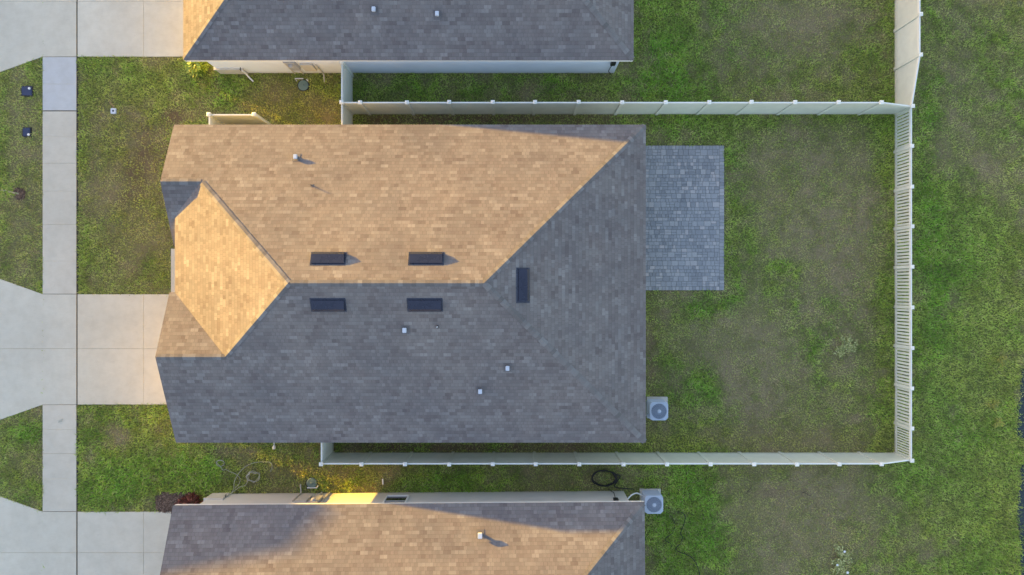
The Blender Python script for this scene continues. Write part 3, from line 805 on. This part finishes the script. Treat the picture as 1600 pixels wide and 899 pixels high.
# ------------------------------------------------------------------ fences
def fence(label, A, B_, posts, hp=1.83, heights=None, style='solid', name='vinyl_fence', skip_posts=(), group=None):
    """posts: distances along A->B; each bay is a panel with its rails, each post has a cap"""
    A = Vector((*A, 0)); B_ = Vector((*B_, 0)); t = (B_-A).normalized(); ang = math.atan2(t.y, t.x)
    root = thing(name, label, 'fence', A, ang, group)
    heights = heights or [hp] * len(posts)
    for i, (s_, h) in enumerate(zip(posts, heights)):
        if i in skip_posts: continue
        b = BM(); w = .064
        box(b, s_-w, -w, -.1, s_+w, w, h+.02)
        p = obj('post', b, M['vinyl'], root); lean_ = random.Random(i*7+int(A.y*10)); p.rotation_euler = (lean_.uniform(-.006, .006), 0, 0)
        c = BM(); w = .083
        box(c, s_-w, -w, h+.02, s_+w, w, h+.05)
        v = [c.verts.new((s_+x*w*.96, y*w*.96, h+.051)) for x, y in ((-1,-1),(1,-1),(1,1),(-1,1))]; ap = c.verts.new((s_, 0, h+.10))
        for k in range(4): c.faces.new((v[k], v[(k+1) % 4], ap))
        obj('post_cap', c, M['vinyl_cap'], p)
    for i in range(len(posts)-1):
        a, e = posts[i]+.066, posts[i+1]-.066; h0, h1 = heights[i], heights[i+1]
        L = e-a; b = BM()
        def top(x): return h0 + (h1-h0)*(x-a)/L
        if style == 'solid':
            n = max(1, round(L/.152)); w = L/n
            box(b, a, -.008, .16, e, .008, min(h0, h1)-.14)
            for k in range(n):
                x0, x1 = a+k*w+.003, a+(k+1)*w-.003
                vs_ = [b.verts.new(c) for c in ((x0,-.0115,.155),(x1,-.0115,.155),(x1,.0115,.155),(x0,.0115,.155),(x0,-.0115,top(x0)-.10),(x1,-.0115,top(x1)-.10),(x1,.0115,top(x1)-.10),(x0,.0115,top(x0)-.10))]
                for f in ((3,2,1,0),(4,5,6,7),(0,1,5,4),(1,2,6,5),(2,3,7,6),(3,0,4,7)): b.faces.new([vs_[j] for j in f])
        else:
            n = 11; w = L/n
            for k in range(n):
                x0 = a+k*w+.028; x1 = a+(k+1)*w-.028
                box(b, x0, -.012, .1, x1, .012, h0-.05)
        p = obj('panel', b, M['vinyl'], root)
        r_ = BM(); box(r_, a-.004, -.025, .04, e+.004, .025, .16)
        obj('bottom_rail', r_, M['vinyl'], p)
        r_ = BM(); rw = .027
        vs_ = [r_.verts.new(c) for c in ((a-.004,-rw,h0-.15),(e+.004,-rw,h1-.15),(e+.004,rw,h1-.15),(a-.004,rw,h0-.15),(a-.004,-rw,h0-.02),(e+.004,-rw,h1-.02),(e+.004,rw,h1-.02),(a-.004,rw,h0-.02))]
        for f in ((3,2,1,0),(4,5,6,7),(0,1,5,4),(1,2,6,5),(2,3,7,6),(3,0,4,7)): r_.faces.new([vs_[j] for j in f])
        obj('top_rail', r_, M['vinyl_cap'], p)
    return root

ZT = H - 1.83
FX = 17.42
nx = [(v-800)*ZT/F for v in (540, 563, 636, 702, 770, 836, 904, 972, 1040, 1108, 1174, 1242, 1310, 1377)] + [FX]
nx[0] = -7.27
fence('long cream solid vinyl fence between the middle and top houses', (nx[0], 7.90), (FX, 7.90), [v-nx[0] for v in nx], heights=[1.83]*14+[1.30])
sx = [-8.14] + [(v-800)*ZT/F for v in (565, 633, 702, 770, 837, 905, 974, 1042, 1110, 1178, 1245, 1311, 1377)] + [FX]
fence('long cream solid vinyl fence between the middle and bottom houses', (sx[0], -7.53), (FX, -7.53), [v-sx[0] for v in sx], heights=[1.83]*14+[1.25])
ry = [7.90] + [(449.5-v)*(H-1.25)/F for v in (228.5, 292, 354, 417, 480.5, 544, 607, 669.5)] + [-7.53]
fence('low cream picket fence with open slats along the back of the yard', (FX, ry[0]), (FX, ry[-1]), [ry[0]-v for v in ry], hp=1.25, style='picket', name='picket_fence', skip_posts=(0, 9))
ny = [7.90, 9.93, 11.66, 13.5, 15.35]
fence('tall cream solid vinyl fence at the top right, behind the white house', (FX, 7.90), (FX, 15.35), [v-7.90 for v in ny], heights=[1.30]+[1.83]*4, skip_posts=(0,))
fence('short pale vinyl fence closing the gap between middle and top houses', (-7.27, 6.36), (-7.27, 9.70), [.07, 1.54, 3.27], skip_posts=(1,))
fence('short pale vinyl fence closing the gap beside the lower house', (-8.14, -7.53), (-8.14, -6.07), [0, 1.39], skip_posts=(0,))
fence('small vinyl screen fence standing at the north wall by the front lawn', (-12.93, 7.38), (-11.0, 7.38), [0, 1.93], name='screen_fence')
fence('stub of vinyl fence joining the small screen to the house wall', (-12.93, 7.38), (-12.93, 6.40), [0, .91], name='screen_fence', skip_posts=(0,))

# ------------------------------------------------------------------ air conditioners
def condenser(label, x, y, rz=0.0):
    root = thing('air_conditioner', label, 'air conditioner', (x, y, .09), rz, 'air conditioners behind the houses')
    w = .40; h = .74
    b = BM()
    def rr(w, r, n=5):
        pts = []
        for cx, cy, a0 in ((w-r, w-r, 0), (-w+r, w-r, 90), (-w+r, -w+r, 180), (w-r, -w+r, 270)):
            for k in range(n+1):
                a = R(a0 + 90*k/n); pts.append((cx+r*math.cos(a), cy+r*math.sin(a)))
        return pts
    prism(b, rr(w-.03, .08), .04, h-.02)
    obj('coil', b, M['ac_dark'], root)
    b = BM()                                  # louvred guard: corner posts and horizontal slats
    for z in np.arange(.08, h-.05, .05): 
        o_ = rr(w, .10); i_ = rr(w-.025, .09)
        vo = [b.verts.new((*p, z)) for p in o_]; vi = [b.verts.new((*p, z+.02)) for p in i_]
        for k in range(len(o_)):
            j = (k+1) % len(o_); b.faces.new((vo[k], vo[j], vi[j], vi[k]))
    prism(b, rr(w, .10), 0, .06)
    for a in (45, 135, 225, 315):
        Mx = Matrix.Rotation(R(a), 4, 'Z'); box(b, w*1.25-.03, -.06, .06, w*1.25, .06, h-.01, mat=Mx)
    obj('cabinet', b, M['ac'], root)
    b = BM(); n = 40; ro = .34; pts = []
    pts = [];  sq = []
    for k in range(n):
        a = 2*math.pi*k/n; c_, s_ = math.cos(a), math.sin(a)
        m_ = max(abs(c_), abs(s_)); p = Vector((c_, s_))/m_*(w+.012)
        if abs(p.x) > w*.78 and abs(p.y) > w*.78: p *= .965 - .10*(min(abs(p.x), abs(p.y))/w - .78)/.22
        sq.append(p); pts.append((c_*ro, s_*ro))
    lo = [b.verts.new((p.x, p.y, h-.03)) for p in sq]; hi = [b.verts.new((p.x*.985, p.y*.985, h+.015)) for p in sq]
    ri = [b.verts.new((*p, h+.03)) for p in pts]; rl = [b.verts.new((p[0]*.97, p[1]*.97, h-.08)) for p in pts]
    for k in range(n):
        j = (k+1) % n
        b.faces.new((lo[k], lo[j], hi[j], hi[k])); b.faces.new((hi[k], hi[j], ri[j], ri[k])); b.faces.new((ri[k], ri[j], rl[j], rl[k]))
    top = obj('top_cover', b, M['ac'], root)
    b = BM(); lathe(b, [(.30, h-.16), (.30, h-.155)], 32)
    for k in range(4):
        Mx = Matrix.Rotation(R(20+90*k), 4, 'Z') @ Matrix.Translation((.16, 0, h-.12)) @ Matrix.Rotation(R(22), 4, 'X'); box(b, -.10, -.085, -.004, .12, .085, .004, mat=Mx)
    obj('fan', b, M['ac_dark'], root)
    b = BM()
    for r_ in np.linspace(.09, .325, 11):
        tube(b, [(r_*math.cos(2*math.pi*k/28), r_*math.sin(2*math.pi*k/28), h+.03+.03*(1-r_/.34)) for k in range(29)], .006, 4, caps=False)
    for k in range(24):
        a = 2*math.pi*k/24; tube(b, [(.06*math.cos(a), .06*math.sin(a), h+.055), (.337*math.cos(a+.25), .337*math.sin(a+.25), h+.03)], .006, 4)
    gr = obj('grille', b, M['ac_grille'], root)
    b = BM(); lathe(b, [(.085, h+.04), (.085, h+.06), (.06, h+.075), (.02, h+.078)], 20)
    obj('hub_cap', b, M['ac'], gr)
    b = BM(); box(b, -w-.07, -w+.06, .3, -w-.002, -w+.24, .62)
    obj('valve_box', b, M['ac'], root)
    b = BM(); tube(b, spline([(-w-.03, -w+.12, .3), (-w-.12, -w+.12, .12), (-w-.3, -w+.12, .10), (-w-.52, -w+.12, .22)], 4), .022, 8)
    obj('coolant_line', b, M['cream_box'], root)
    return root
def pad(label, x, y):
    b = BM(); box(b, -.475, -.475, -.05, .475, .475, .088)
    bmesh.ops.bevel(b, geom=list(b.edges), offset=.012, segments=2, affect='EDGES')
    return tag(obj('concrete_pad', b, M['cream_box'], loc=(x, y, 0)), label, 'pad')
pad('cream equipment pad under the air conditioner of the middle house', 6.60, -5.44)
condenser('air conditioner behind the middle house, below the patio', 6.50, -5.47)
pad('cream equipment pad under the air conditioner of the bottom house', 6.28, -9.62)
condenser('air conditioner at the top corner of the bottom house', 6.28, -9.60, R(0))
b = BM(); tube(b, spline([(5.10, -9.55, .5), (5.35, -9.3, .48), (5.6, -9.22, .45), (5.86, -9.35, .4)], 5), .03, 8)
tag(obj('insulated_pipe', b, M['pipe']), 'white insulated pipe from bottom house wall to its air conditioner', 'pipe')

# ------------------------------------------------------------------ small things in the grass
def meter_box(label, px, py, w, d, dot):
    p = P(px, py); root = thing('meter_box', label, 'meter box', p, 0)
    b = BM(); box(b, -w/2-.04, -d/2-.04, -.1, w/2+.04, d/2+.04, .045); obj('rim', b, M['black'], root)
    b = BM(); box(b, -w/2, -d/2, .046, w/2, d/2, .065); bmesh.ops.bevel(b, geom=list(b.edges), offset=.008, segments=2, affect='EDGES')
    obj('lid', b, M['navy'], root)
    b = BM(); lathe(b, [(.055, .066), (.055, .085), (.035, .1), (.012, .104)], 16, c=dot); obj('reader', b, M['pipe'], root)
meter_box('larger dark blue meter box lid, higher in the verge, white dot', 43.5, 143, .46, .40, (.12, .11))
meter_box('smaller dark blue meter box lid, lower in the verge, white dot', 43, 207, .32, .36, (.10, -.12))
r_ = thing('cleanout_cover', 'small square grey cover with a hole in the upper front lawn', 'cover', P(178, 174))
b = BM(); box(b, -.13, -.13, -.05, .13, .13, .06); bmesh.ops.bevel(b, geom=list(b.edges), offset=.02, segments=2, affect='EDGES'); obj('frame', b, M['cap_paint'], r_)
b = BM(); lathe(b, [(.045, .061), (.045, .064)], 16); obj('plug', b, M['black'], r_)
b = BM(); box(b, -.15, -.022, .05, .15, .022, .08)
o = obj('wood_stake', b, M['wood'], loc=P(176, 164)); o.rotation_euler = (0, R(8), R(-52)); tag(o, 'tan wooden stake lying by the small square cover', 'stake')
def round_lid(label, px, py, r=.24):
    root = thing('valve_lid', label, 'valve lid', P(px, py))
    b = BM(); lathe(b, [(r+.03, -.05), (r+.03, .045), (r+.005, .05), (r, .045)], 28); obj('rim', b, M['black'], root)
    b = BM(); lathe(b, [(r-.004, .02), (r-.004, .055), (r-.03, .066), (.05, .07), (.03, .085)], 28); obj('lid', b, M['green_lid'], root)
round_lid('round grey green valve lid beside the white house wall', 474.5, 134)
round_lid('round grey green valve lid beside the bottom house wall', 487.5, 754.5)
def pipe_obj(label, pts, r=.03, m=None, name='pvc_pipe'):
    b = BM(); tube(b, pts, r, 10); return tag(obj(name, b, m or M['pipe']), label, 'pipe')
q = lambda px, py, z=.05: P(px, py, z)
pipe_obj('white L bent pipe above the round lid by the white house', [q(464, 127), q(460.5, 123), q(474, 123)], .028)
pipe_obj('tiny white pipe stub right of the lid by the white house', [q(479, 124), q(481.5, 127)], .025)
pipe_obj('white pipe along the lower edge of the lid by the bottom house', [q(480, 762.5), q(495, 762.5), q(497, 759)], .03)
pipe_obj('short white pipe lying in the shaded grass between fence and bottom house', [q(598, 748.5, .09), q(598.3, 757, .09)], .035)
r_ = thing('drain_outlet', 'white drain outlet just below the eave of the middle house', 'drain', P(429.5, 697.5))
b = BM(); tube(b, [(0, .9, .1), (0, .06, .1)], .02, 8); obj('pipe', b, M['pipe'], r_)
b = BM(); tube(b, [(0, .08, .1), (0, .0, .1), (0, -.1, .1)], [.03, .075, .06], 12); obj('outlet', b, M['pipe'], r_)

def hose(label, pts, r, m, name='garden_hose', jit=.0):
    b = BM(); rr_ = random.Random(len(pts)); pp = [Vector(p) + Vector((rr_.uniform(-jit, jit), rr_.uniform(-jit, jit), 0)) for p in pts]
    tube(b, spline(pp, 5), r, 6); return tag(obj(name, b, m, smooth=True), label, 'hose')
zm = lambda zx, zy, z=.10: P(320 + zx/7.273, 690 + zy/7.273, z)
pts = [zm(272, 630, .6), zm(285, 610, .25), zm(330, 540), zm(335, 460), zm(380, 372), zm(445, 300), zm(535, 250), zm(640, 233), zm(745, 240), zm(765, 300), zm(742, 345)]
hose('pale hose end curving up through the side lawn from the bottom house wall', pts, .012, M['hose_white'])
rr_ = random.Random(9); pts = [zm(290, 600, .13), zm(340, 560), zm(400, 515), zm(470, 488)]
for k in range(34):
    a = k*.62 + 2.0; w = 85 - 20*((k*7) % 5)/4; pts.append(zm(550 + w*math.cos(a) + rr_.uniform(-14, 14), 405 - .72*w*math.sin(a) + rr_.uniform(-12, 12), .10+.002*k))
hose('pale hose lying in a loose tangle on the side lawn', pts, .011, M['hose_white'])
pts = []
for k in range(16):
    a = k*.6; pts.append(zm(175 + 46*math.cos(a), 245 - 34*math.sin(a) + k*.4, .10+.003*k))
pts += [zm(190, 300), zm(205, 325), zm(240, 320), zm(290, 345), zm(350, 370), zm(400, 420), zm(390, 480), zm(345, 530)]
hose('pale hose with a small loop at the edge of the dark green lawn', pts, .011, M['hose_white'])
pts = []; rr_ = random.Random(2)
for k in range(60):
    a = k*.42; e = 1 + rr_.uniform(-.09, .09); pts.append(P(944 + 18.5*e*math.cos(a), 747.5 + 11.8*e*math.sin(a), .08+.0015*k))
pts += [P(964, 742, .14), P(969, 745, .1), P(960, 760, .09), P(972, 763, .09), P(990, 764.5, .08)]
hose('black hose coiled in a ring on the grass under the lower fence', pts, .024, M['black'])
z5 = lambda zx, zy, z=.09: P(920 + zx/5.022, 720 + zy/5.022, z)
hose('thin black hose snaking through lush grass below the air conditioner', [z5(690, 402), z5(735, 408), z5(758, 445), z5(742, 510), z5(720, 570), z5(735, 600), z5(722, 650), z5(680, 690), z5(715, 718), z5(790, 748), z5(838, 800), z5(862, 860), z5(872, 905)], .016, M['black'])
hose('thin dark hose loop half hidden in the lush grass', [z5(640, 430), z5(668, 470), z5(676, 520), z5(655, 570), z5(612, 600), z5(600, 625), z5(640, 650), z5(655, 680)], .013, M['black'])

def twig(label, px, py, ang, L, seed):
    rd = random.Random(seed); b = BM(); pts = [(-L/2 + L*k/5, rd.uniform(-.03, .03), .075 + rd.uniform(0, .03)) for k in range(6)]
    tube(b, pts, [.012, .014, .012, .010, .008, .004], 5)
    for k in (1, 3, 4): tube(b, [pts[k], (pts[k][0]+.12, pts[k][1]+rd.choice((-.12, .12)), .10)], [.008, .003], 4)
    o = obj('twig', b, M['twig'], loc=P(px, py)); o.rotation_euler = (0, 0, ang); return tag(o, label, 'twig')
M['twig'] = surf('dark_twig_bark', (.045, .032, .026), .8, .3)
twig('dark broken twig on the dry grass right of the bottom house, left one', 1170, 764, .9, .45, 1)
twig('dark forked twig on the dry grass between fence and flowering weed', 1258, 771, -.5, .55, 2)
b = BM(); 
for k, (ax, ay) in enumerate(((0, 0), (.07, .05), (-.06, .06))): box(b, ax-.05, ay-.025, .07, ax+.05, ay+.025, .078, mat=Matrix.Rotation(.5*k, 4, 'Z'))
tag(obj('fallen_leaves', b, M['hose_white'], loc=P(97, 658)), 'pale fallen leaves lying on the small lower verge', 'debris')  # whitish fallen leaves, drawn as thin flat boxes
# plants
def leaf(bm, base, dirv, L, w, droop=.25):
    dirv = dirv.normalized(); side = dirv.cross(Vector((0, 0, 1)))
    if side.length < .05: side = Vector((1, 0, 0))
    side.normalize()
    m = base + dirv*L*.5; t = base + dirv*L - Vector((0, 0, L*droop))
    a = bm.verts.new(base); b_ = bm.verts.new(m + side*w); c = bm.verts.new(t); e = bm.verts.new(m - side*w)
    bm.faces.new((a, b_, c)); bm.faces.new((a, c, e))
def bush(name, label, cat, loc, r, h, n, L, w, m, seed, stem_m, up=.4, group=None):
    root = thing(name, label, cat, loc, 0, group); rd = random.Random(seed); b = BM(); s_ = BM()
    for k in range(7):
        a = rd.uniform(0, 6.28); q_ = rd.uniform(.3, .9)*r
        tube(s_, [(0, 0, -.02), (q_*.5*math.cos(a), q_*.5*math.sin(a), h*.4), (q_*math.cos(a), q_*math.sin(a), h*rd.uniform(.6, .95))], [.016, .012, .006], 5)
    for k in range(n):
        a = rd.uniform(0, 6.28); q_ = r*math.sqrt(rd.random())*rd.uniform(.6, 1.05); z = h*(1-(q_/r)**2*.6)*rd.uniform(.35, 1.0)
        leaf(b, Vector((q_*math.cos(a)*.75, q_*math.sin(a)*.75, z)), Vector((math.cos(a+rd.uniform(-.8, .8)), math.sin(a+rd.uniform(-.8, .8)), up*rd.uniform(-.3, 1.6))), L*rd.uniform(.6, 1.2), w*rd.uniform(.7, 1.2))
    obj('foliage', b, m, root); obj('stem', s_, stem_m, root)
    return root
M['stem'] = surf('plant_stem', (0.16, 0.12, 0.06), .7, .2)
M['stem_p'] = surf('pale_stem', (0.26, 0.25, 0.15), .7, .2)
M['leaf_y'] = leaf_mat('yellow_green_leaf', [(0, (.06, .13, .012)), (.45, (.22, .32, .03)), (1, (.32, .40, .06))])
M['leaf_r'] = leaf_mat('red_leaf', [(0, (.05, .012, .010)), (.5, (.14, .03, .022)), (.85, (.26, .07, .045)), (1, (.36, .16, .10))])
M['leaf_p'] = leaf_mat('pale_weed_leaf', [(0, (.16, .20, .05)), (.6, (.36, .38, .12)), (1, (.58, .56, .26))])
M['leaf_g'] = leaf_mat('green_leaf', [(0, (.04, .10, .015)), (.6, (.09, .17, .03)), (1, (.2, .26, .06))])
M['leaf_yw'] = leaf_mat('yellow_weed_leaf', [(0, (.14, .19, .03)), (.5, (.30, .30, .04)), (1, (.45, .40, .06))])
bush('shrub', 'yellow green shrub at the corner of the white house', 'shrub', P(313, 108), .48, .75, 460, .25, .062, M['leaf_y'], 1, M['stem'])
bush('red_shrub', 'dark red leafy shrub in the mulch bed at the bottom house corner', 'shrub', P(306, 781), .36, .6, 260, .26, .030, M['leaf_r'], 2, M['stem'], 1.2)
bush('red_shrub', 'small dark red shrub at the left of the mulch bed', 'shrub', P(288, 785), .25, .42, 150, .22, .028, M['leaf_r'], 12, M['stem'], 1.2)
def weed(label, px, py, r, n, m, seed, flowers=0, group=None):
    root = thing('weed', label, 'weed', P(px, py), 0, group); rd = random.Random(seed); s_ = BM(); b = BM(); fl = BM()
    for k in range(9):
        a = rd.uniform(0, 6.28); L = r*rd.uniform(.5, 1.0); pts = [(0, 0, .04), (L*.5*math.cos(a), L*.5*math.sin(a), .16), (L*math.cos(a+.2), L*math.sin(a+.2), .13)]
        tube(s_, pts, [.014, .011, .006], 5)
        for j in range(n//9):
            t = rd.uniform(.2, 1.05); c_ = Vector((L*t*math.cos(a+.2*t)+rd.uniform(-.09, .09), L*t*math.sin(a+.2*t)+rd.uniform(-.09, .09), rd.uniform(.08, .2)))
            d_ = rd.uniform(0, 6.28); leaf(b, c_, Vector((math.cos(d_), math.sin(d_), rd.uniform(-.1, .6))), rd.uniform(.07, .15), rd.uniform(.015, .035))
    for k in range(flowers):
        a = rd.uniform(0, 6.28); q_ = r*rd.uniform(.3, .9); c_ = Vector((q_*math.cos(a), q_*math.sin(a), .2))
        for j in range(5):
            d_ = j*1.257; leaf(fl, c_, Vector((math.cos(d_), math.sin(d_), .25)), .07, .025)
    obj('stem', s_, M['stem_p'] if seed < 30 else M['stem'], root); obj('foliage', b, m, root)
    if flowers: obj('flower', fl, M['pipe'], root)
    else: fl.free()
weed('pale sprawling weed on the dry back lawn near the picket fence', 1318, 545, .62, 420, M['leaf_p'], 21)
weed('sprawling weed with white flowers at the bottom edge of the picture', 1312, 872, .75, 420, M['leaf_p'], 22, 4)
for px, py, r0, lb in ((1547, 632, .34, 'largest yellow weed clump in the right meadow near the pond'), (1561, 563, .22, 'upper yellow weed clump in the right meadow'), (1555, 661, .2, 'lower yellow weed clump in the right meadow')):
    weed(lb, px, py, r0, 90, M['leaf_yw'], 31+px % 7)
weed('small bright yellow weed near the lower fence corner', 474, 740, .11, 30, M['leaf_yw'], 41)
# young tree at the left edge
rt = thing('young_tree', 'young tree with pale trunk at the left edge of the verge', 'tree', P(30, 303))
b = BM(); tube(b, [(0, 0, -.1), (-.01, .0, .5), (.0, .01, 1.0), (.02, .0, 1.7), (.0, .0, 2.2)], [.035, .032, .028, .02, .008], 8)
for a in range(5): tube(b, [(0, 0, 1.0+.2*a), (.25*math.cos(a*2.4), .25*math.sin(a*2.4), 1.3+.2*a)], [.012, .005], 5)
obj('trunk', b, M['hose_white'], rt)
b = BM(); rd = random.Random(6)
for k in range(420):
    a = rd.uniform(0, 6.28); z = rd.uniform(.72, 2.3); q_ = .42*math.sqrt(rd.random())*(1.15-.35*abs(z-1.5))
    leaf(b, Vector((q_*math.cos(a), q_*math.sin(a), z)), Vector((math.cos(a), math.sin(a), rd.uniform(-.2, .7))), rd.uniform(.10, .18), rd.uniform(.025, .04))
obj('crown', b, M['leaf_y'], rt)
# mulch: bed by the bottom house and ring round the young tree
def mulch_mat():
    k = NT('bark_mulch'); co = k.pos(); v = k.n('ShaderNodeTexVoronoi'); v.inputs['Scale'].default_value = 22; k.l(co, v.inputs['Vector'])
    k.l(k.ramp(v.outputs['Color'], [(.1, (.05, .03, .022)), (.6, (.13, .085, .06)), (.95, (.24, .17, .13))]), k.b.inputs['Base Color']); k.bump(v.outputs['Distance'], .8, .03)
    return k.set(Roughness=.9)
M['mulch'] = mulch_mat()
def mulch(label, c, rx, ry, n, seed, squareness=2):
    rd = random.Random(seed); b = BM(); m_ = 20; c = Vector(c)
    ring = []
    for k in range(m_):
        a = 2*math.pi*k/m_; ca, sa = math.cos(a), math.sin(a); f = (abs(ca)**squareness + abs(sa)**squareness)**(-1/squareness)*rd.uniform(.93, 1.05)
        ring.append((c.x+rx*ca*f, c.y+ry*sa*f))
    vo = [b.verts.new((*p, .004)) for p in ring]; vi = [b.verts.new((c.x+(p[0]-c.x)*.85, c.y+(p[1]-c.y)*.85, .045)) for p in ring]
    b.faces.new(vi)
    for k in range(m_): b.faces.new((vo[k], vo[(k+1) % m_], vi[(k+1) % m_], vi[k]))
    for k in range(n):
        a = rd.uniform(0, 6.28); t = math.sqrt(rd.random()); f = (abs(math.cos(a))**squareness + abs(math.sin(a))**squareness)**(-1/squareness)
        Mx = Matrix.Translation((c.x+rx*f*t*math.cos(a), c.y+ry*f*t*math.sin(a), .05)) @ Matrix.Rotation(rd.uniform(0, 6.28), 4, 'Z') @ Matrix.Rotation(rd.uniform(-.4, .4), 4, 'X')
        L_ = rd.uniform(.02, .06); box(b, -L_, -.014, -.006, L_, .014, .006, mat=Mx)
    return tag(obj('mulch', b, M['mulch']), label, 'mulch', kind='stuff')
mulch('brown bark mulch bed at the bottom house corner', P(277, 785), .98, .47, 620, 3, 5)
mulch('dark mulch ring at the foot of the young tree', P(31, 303), .28, .28, 90, 4)

# pond beyond the meadow
def pond_mat():
    k = NT('pond_water'); co = k.pos(); n = k.noise(co, 2.0, 4); f = k.noise(co, 14, 4, .7)
    k.l(k.ramp(f, [(.42, (.012, .018, .022)), (.55, (.022, .034, .032)), (.70, (.08, .11, .06))]), k.b.inputs['Base Color']); k.bump(n, .1, .02)
    return k.set(Roughness=.12)
rd = random.Random(12); pts = []
for k in range(46):
    yy = -2.9 - k*.3
    base_ = 23.1 + .10*math.sin(k*.45) + .05*math.sin(k*1.9+1) + (.45 if 14 <= k <= 16 else 0) + rd.uniform(-.03, .03)
    if k < 3: base_ += (3-k)*.25
    pts.append((base_, yy))
b = BM(); prism(b, pts + [(60, pts[-1][1]), (60, 8), (27, 4)], -.02, .012)
bmesh.ops.recalc_face_normals(b, faces=b.faces)
tag(obj('pond', b, pond_mat()), 'dark pond water at the right edge', 'pond', kind='structure')
pond_edge = np.array(pts)

# ------------------------------------------------------------------ grass blades: one sheet of stuff, cut round everything that is not lawn
rng = np.random.default_rng(4)
NB = 900000
x = rng.uniform(-25.0, 26.0, NB); y = rng.uniform(-15.2, 15.2, NB)
ex = x + rng.normal(0, .022, NB) + (vnoise(x, y, .35, 3) - .5)*.05; ey = y + rng.normal(0, .022, NB) + (vnoise(x, y, .35, 7) - .5)*.05     # ragged turf edge
def inside(x0, y0, x1, y1): return (ex > x0) & (ex < x1) & (ey > y0) & (ey < y1)
keep = np.ones(NB, bool); e = .0
for r4 in ((XA-.045, -5.33, -13, -.30), (XA-.045, 10.49, -13, 15.6), (XA-.045, -15.5, -13, -10.19), (XB, -16, XA+.02, 16), (-15.5, -.3, -12, 1.76),
           (PX0-.5, PY0, PX1, PY1), (6.07, -5.93, 7.03, -4.97), (5.8, -10.1, 6.76, -9.14), (-13.5, -6, 5.12, 6.32), (-13.18, 9.76, 4.64, 22), (-13.5, -22, 5.12, -9.35), (-30, -40, XC, 40)):
    keep &= ~inside(*r4)
wfl = .73 * (XB - XC) / 2.0 * .98
for y0, y1 in ((-5.32, -.31), (10.5, 15.5), (-15.35, -10.2)):
    t = np.clip((XB - x) / (XB - XC), 0, 1) * wfl
    keep &= ~((x < XB) & (y > y0 - t) & (y < y1 + t))
pe = np.interp(-y, -pond_edge[:, 1], pond_edge[:, 0], left=99)
keep &= ~(x > pe + rng.normal(0, .13, NB))
for c, rx, ry in ((P(277, 785), 1.0, .48), (P(31, 303), .26, .26)):
    keep &= ~(((np.abs(x-c.x)/rx)**4 + (np.abs(y-c.y)/ry)**4) < 1)
for px, py, r in ((43.5, 143, .27), (43, 207, .24), (178, 174, .16), (474.5, 134, .27), (487.5, 754.5, .27)):
    c = P(px, py); keep &= ~(((x-c.x)**2 + (y-c.y)**2) < r*r)
x = x[keep]; y = y[keep]
d, l, s, yl = fields(x, y)
keep = rng.random(len(x)) > np.clip(.36*d + .85*s - .05, 0, .95)
x, y, d, l, s, yl = (q_[keep] for q_ in (x, y, d, l, s, yl))
N = len(x)
tuft = fbm(x, y, .22, 61, 3)
hgt = (.045 + .05*l*(1-d) + .022*rng.random(N)) * (.55 + .9*tuft) * (1 - .35*d)
ang = rng.uniform(0, 2*np.pi, N); lean = rng.uniform(.5, 1.9, N) * hgt
wd = rng.uniform(.007, .014, N) * (1 + .3*l)
dx, dy = np.cos(ang), np.sin(ang)
base = np.stack([x, y, np.zeros(N)], 1); sidev = np.stack([-dy*wd, dx*wd, np.zeros(N)], 1)
mid = base + np.stack([dx*lean*.35, dy*lean*.35, hgt*.75], 1); tip = base + np.stack([dx*lean, dy*lean, hgt*(1 - .25*rng.random(N))], 1)
vco = np.stack([base - sidev*.7, base + sidev*.7, mid + sidev, mid - sidev, tip], 1).reshape(-1, 3)
jd = np.clip(d*1.05 + rng.normal(0, .20, N) + (tuft-.5)*.35, 0, 1)
jd = np.where((d > .45) & (rng.random(N) < .36), jd*.45, jd)
jd = np.where(rng.random(N) < .07, np.clip(jd+.6, 0, 1), jd)
colr = grass_colour(jd, np.clip(l + rng.normal(0, .18, N), 0, 1), np.clip(yl + rng.normal(0, .16, N), 0, 1))
clump = fbm(x, y, .34, 71, 3); clump2 = fbm(x, y, 1.1, 81, 3)
colr *= ((.42 + 1.05*clump + .34*clump2) * (1 + rng.normal(0, .20, N)).clip(.5, 1.7))[:, None]
tint = np.repeat(np.concatenate([colr, np.ones((N, 1))], 1)[:, None, :], 5, 1).reshape(-1, 4)
me = bpy.data.meshes.new('lawn_grass')
me.vertices.add(N*5); me.loops.add(N*7); me.polygons.add(N*2)
me.vertices.foreach_set('co', vco.astype(np.float32).ravel())
o5 = (np.arange(N)*5)[:, None]
me.loops.foreach_set('vertex_index', (o5 + np.array([0, 1, 2, 3, 3, 2, 4])).astype(np.int32).ravel())
ls = np.stack([np.arange(N)*7, np.arange(N)*7 + 4], 1).astype(np.int32).ravel()
me.polygons.foreach_set('loop_start', ls)
me.update(calc_edges=True)
at = me.attributes.new('tint', 'FLOAT_COLOR', 'POINT'); at.data.foreach_set('color', tint.astype(np.float32).ravel())
me.materials.append(M['grass'])
lawn = bpy.data.objects.new('lawn_grass', me); COL.objects.link(lawn)
tag(lawn, 'patchy green and dry brown grass covering all the yards', 'grass', kind='stuff')
print('grass blades', N)
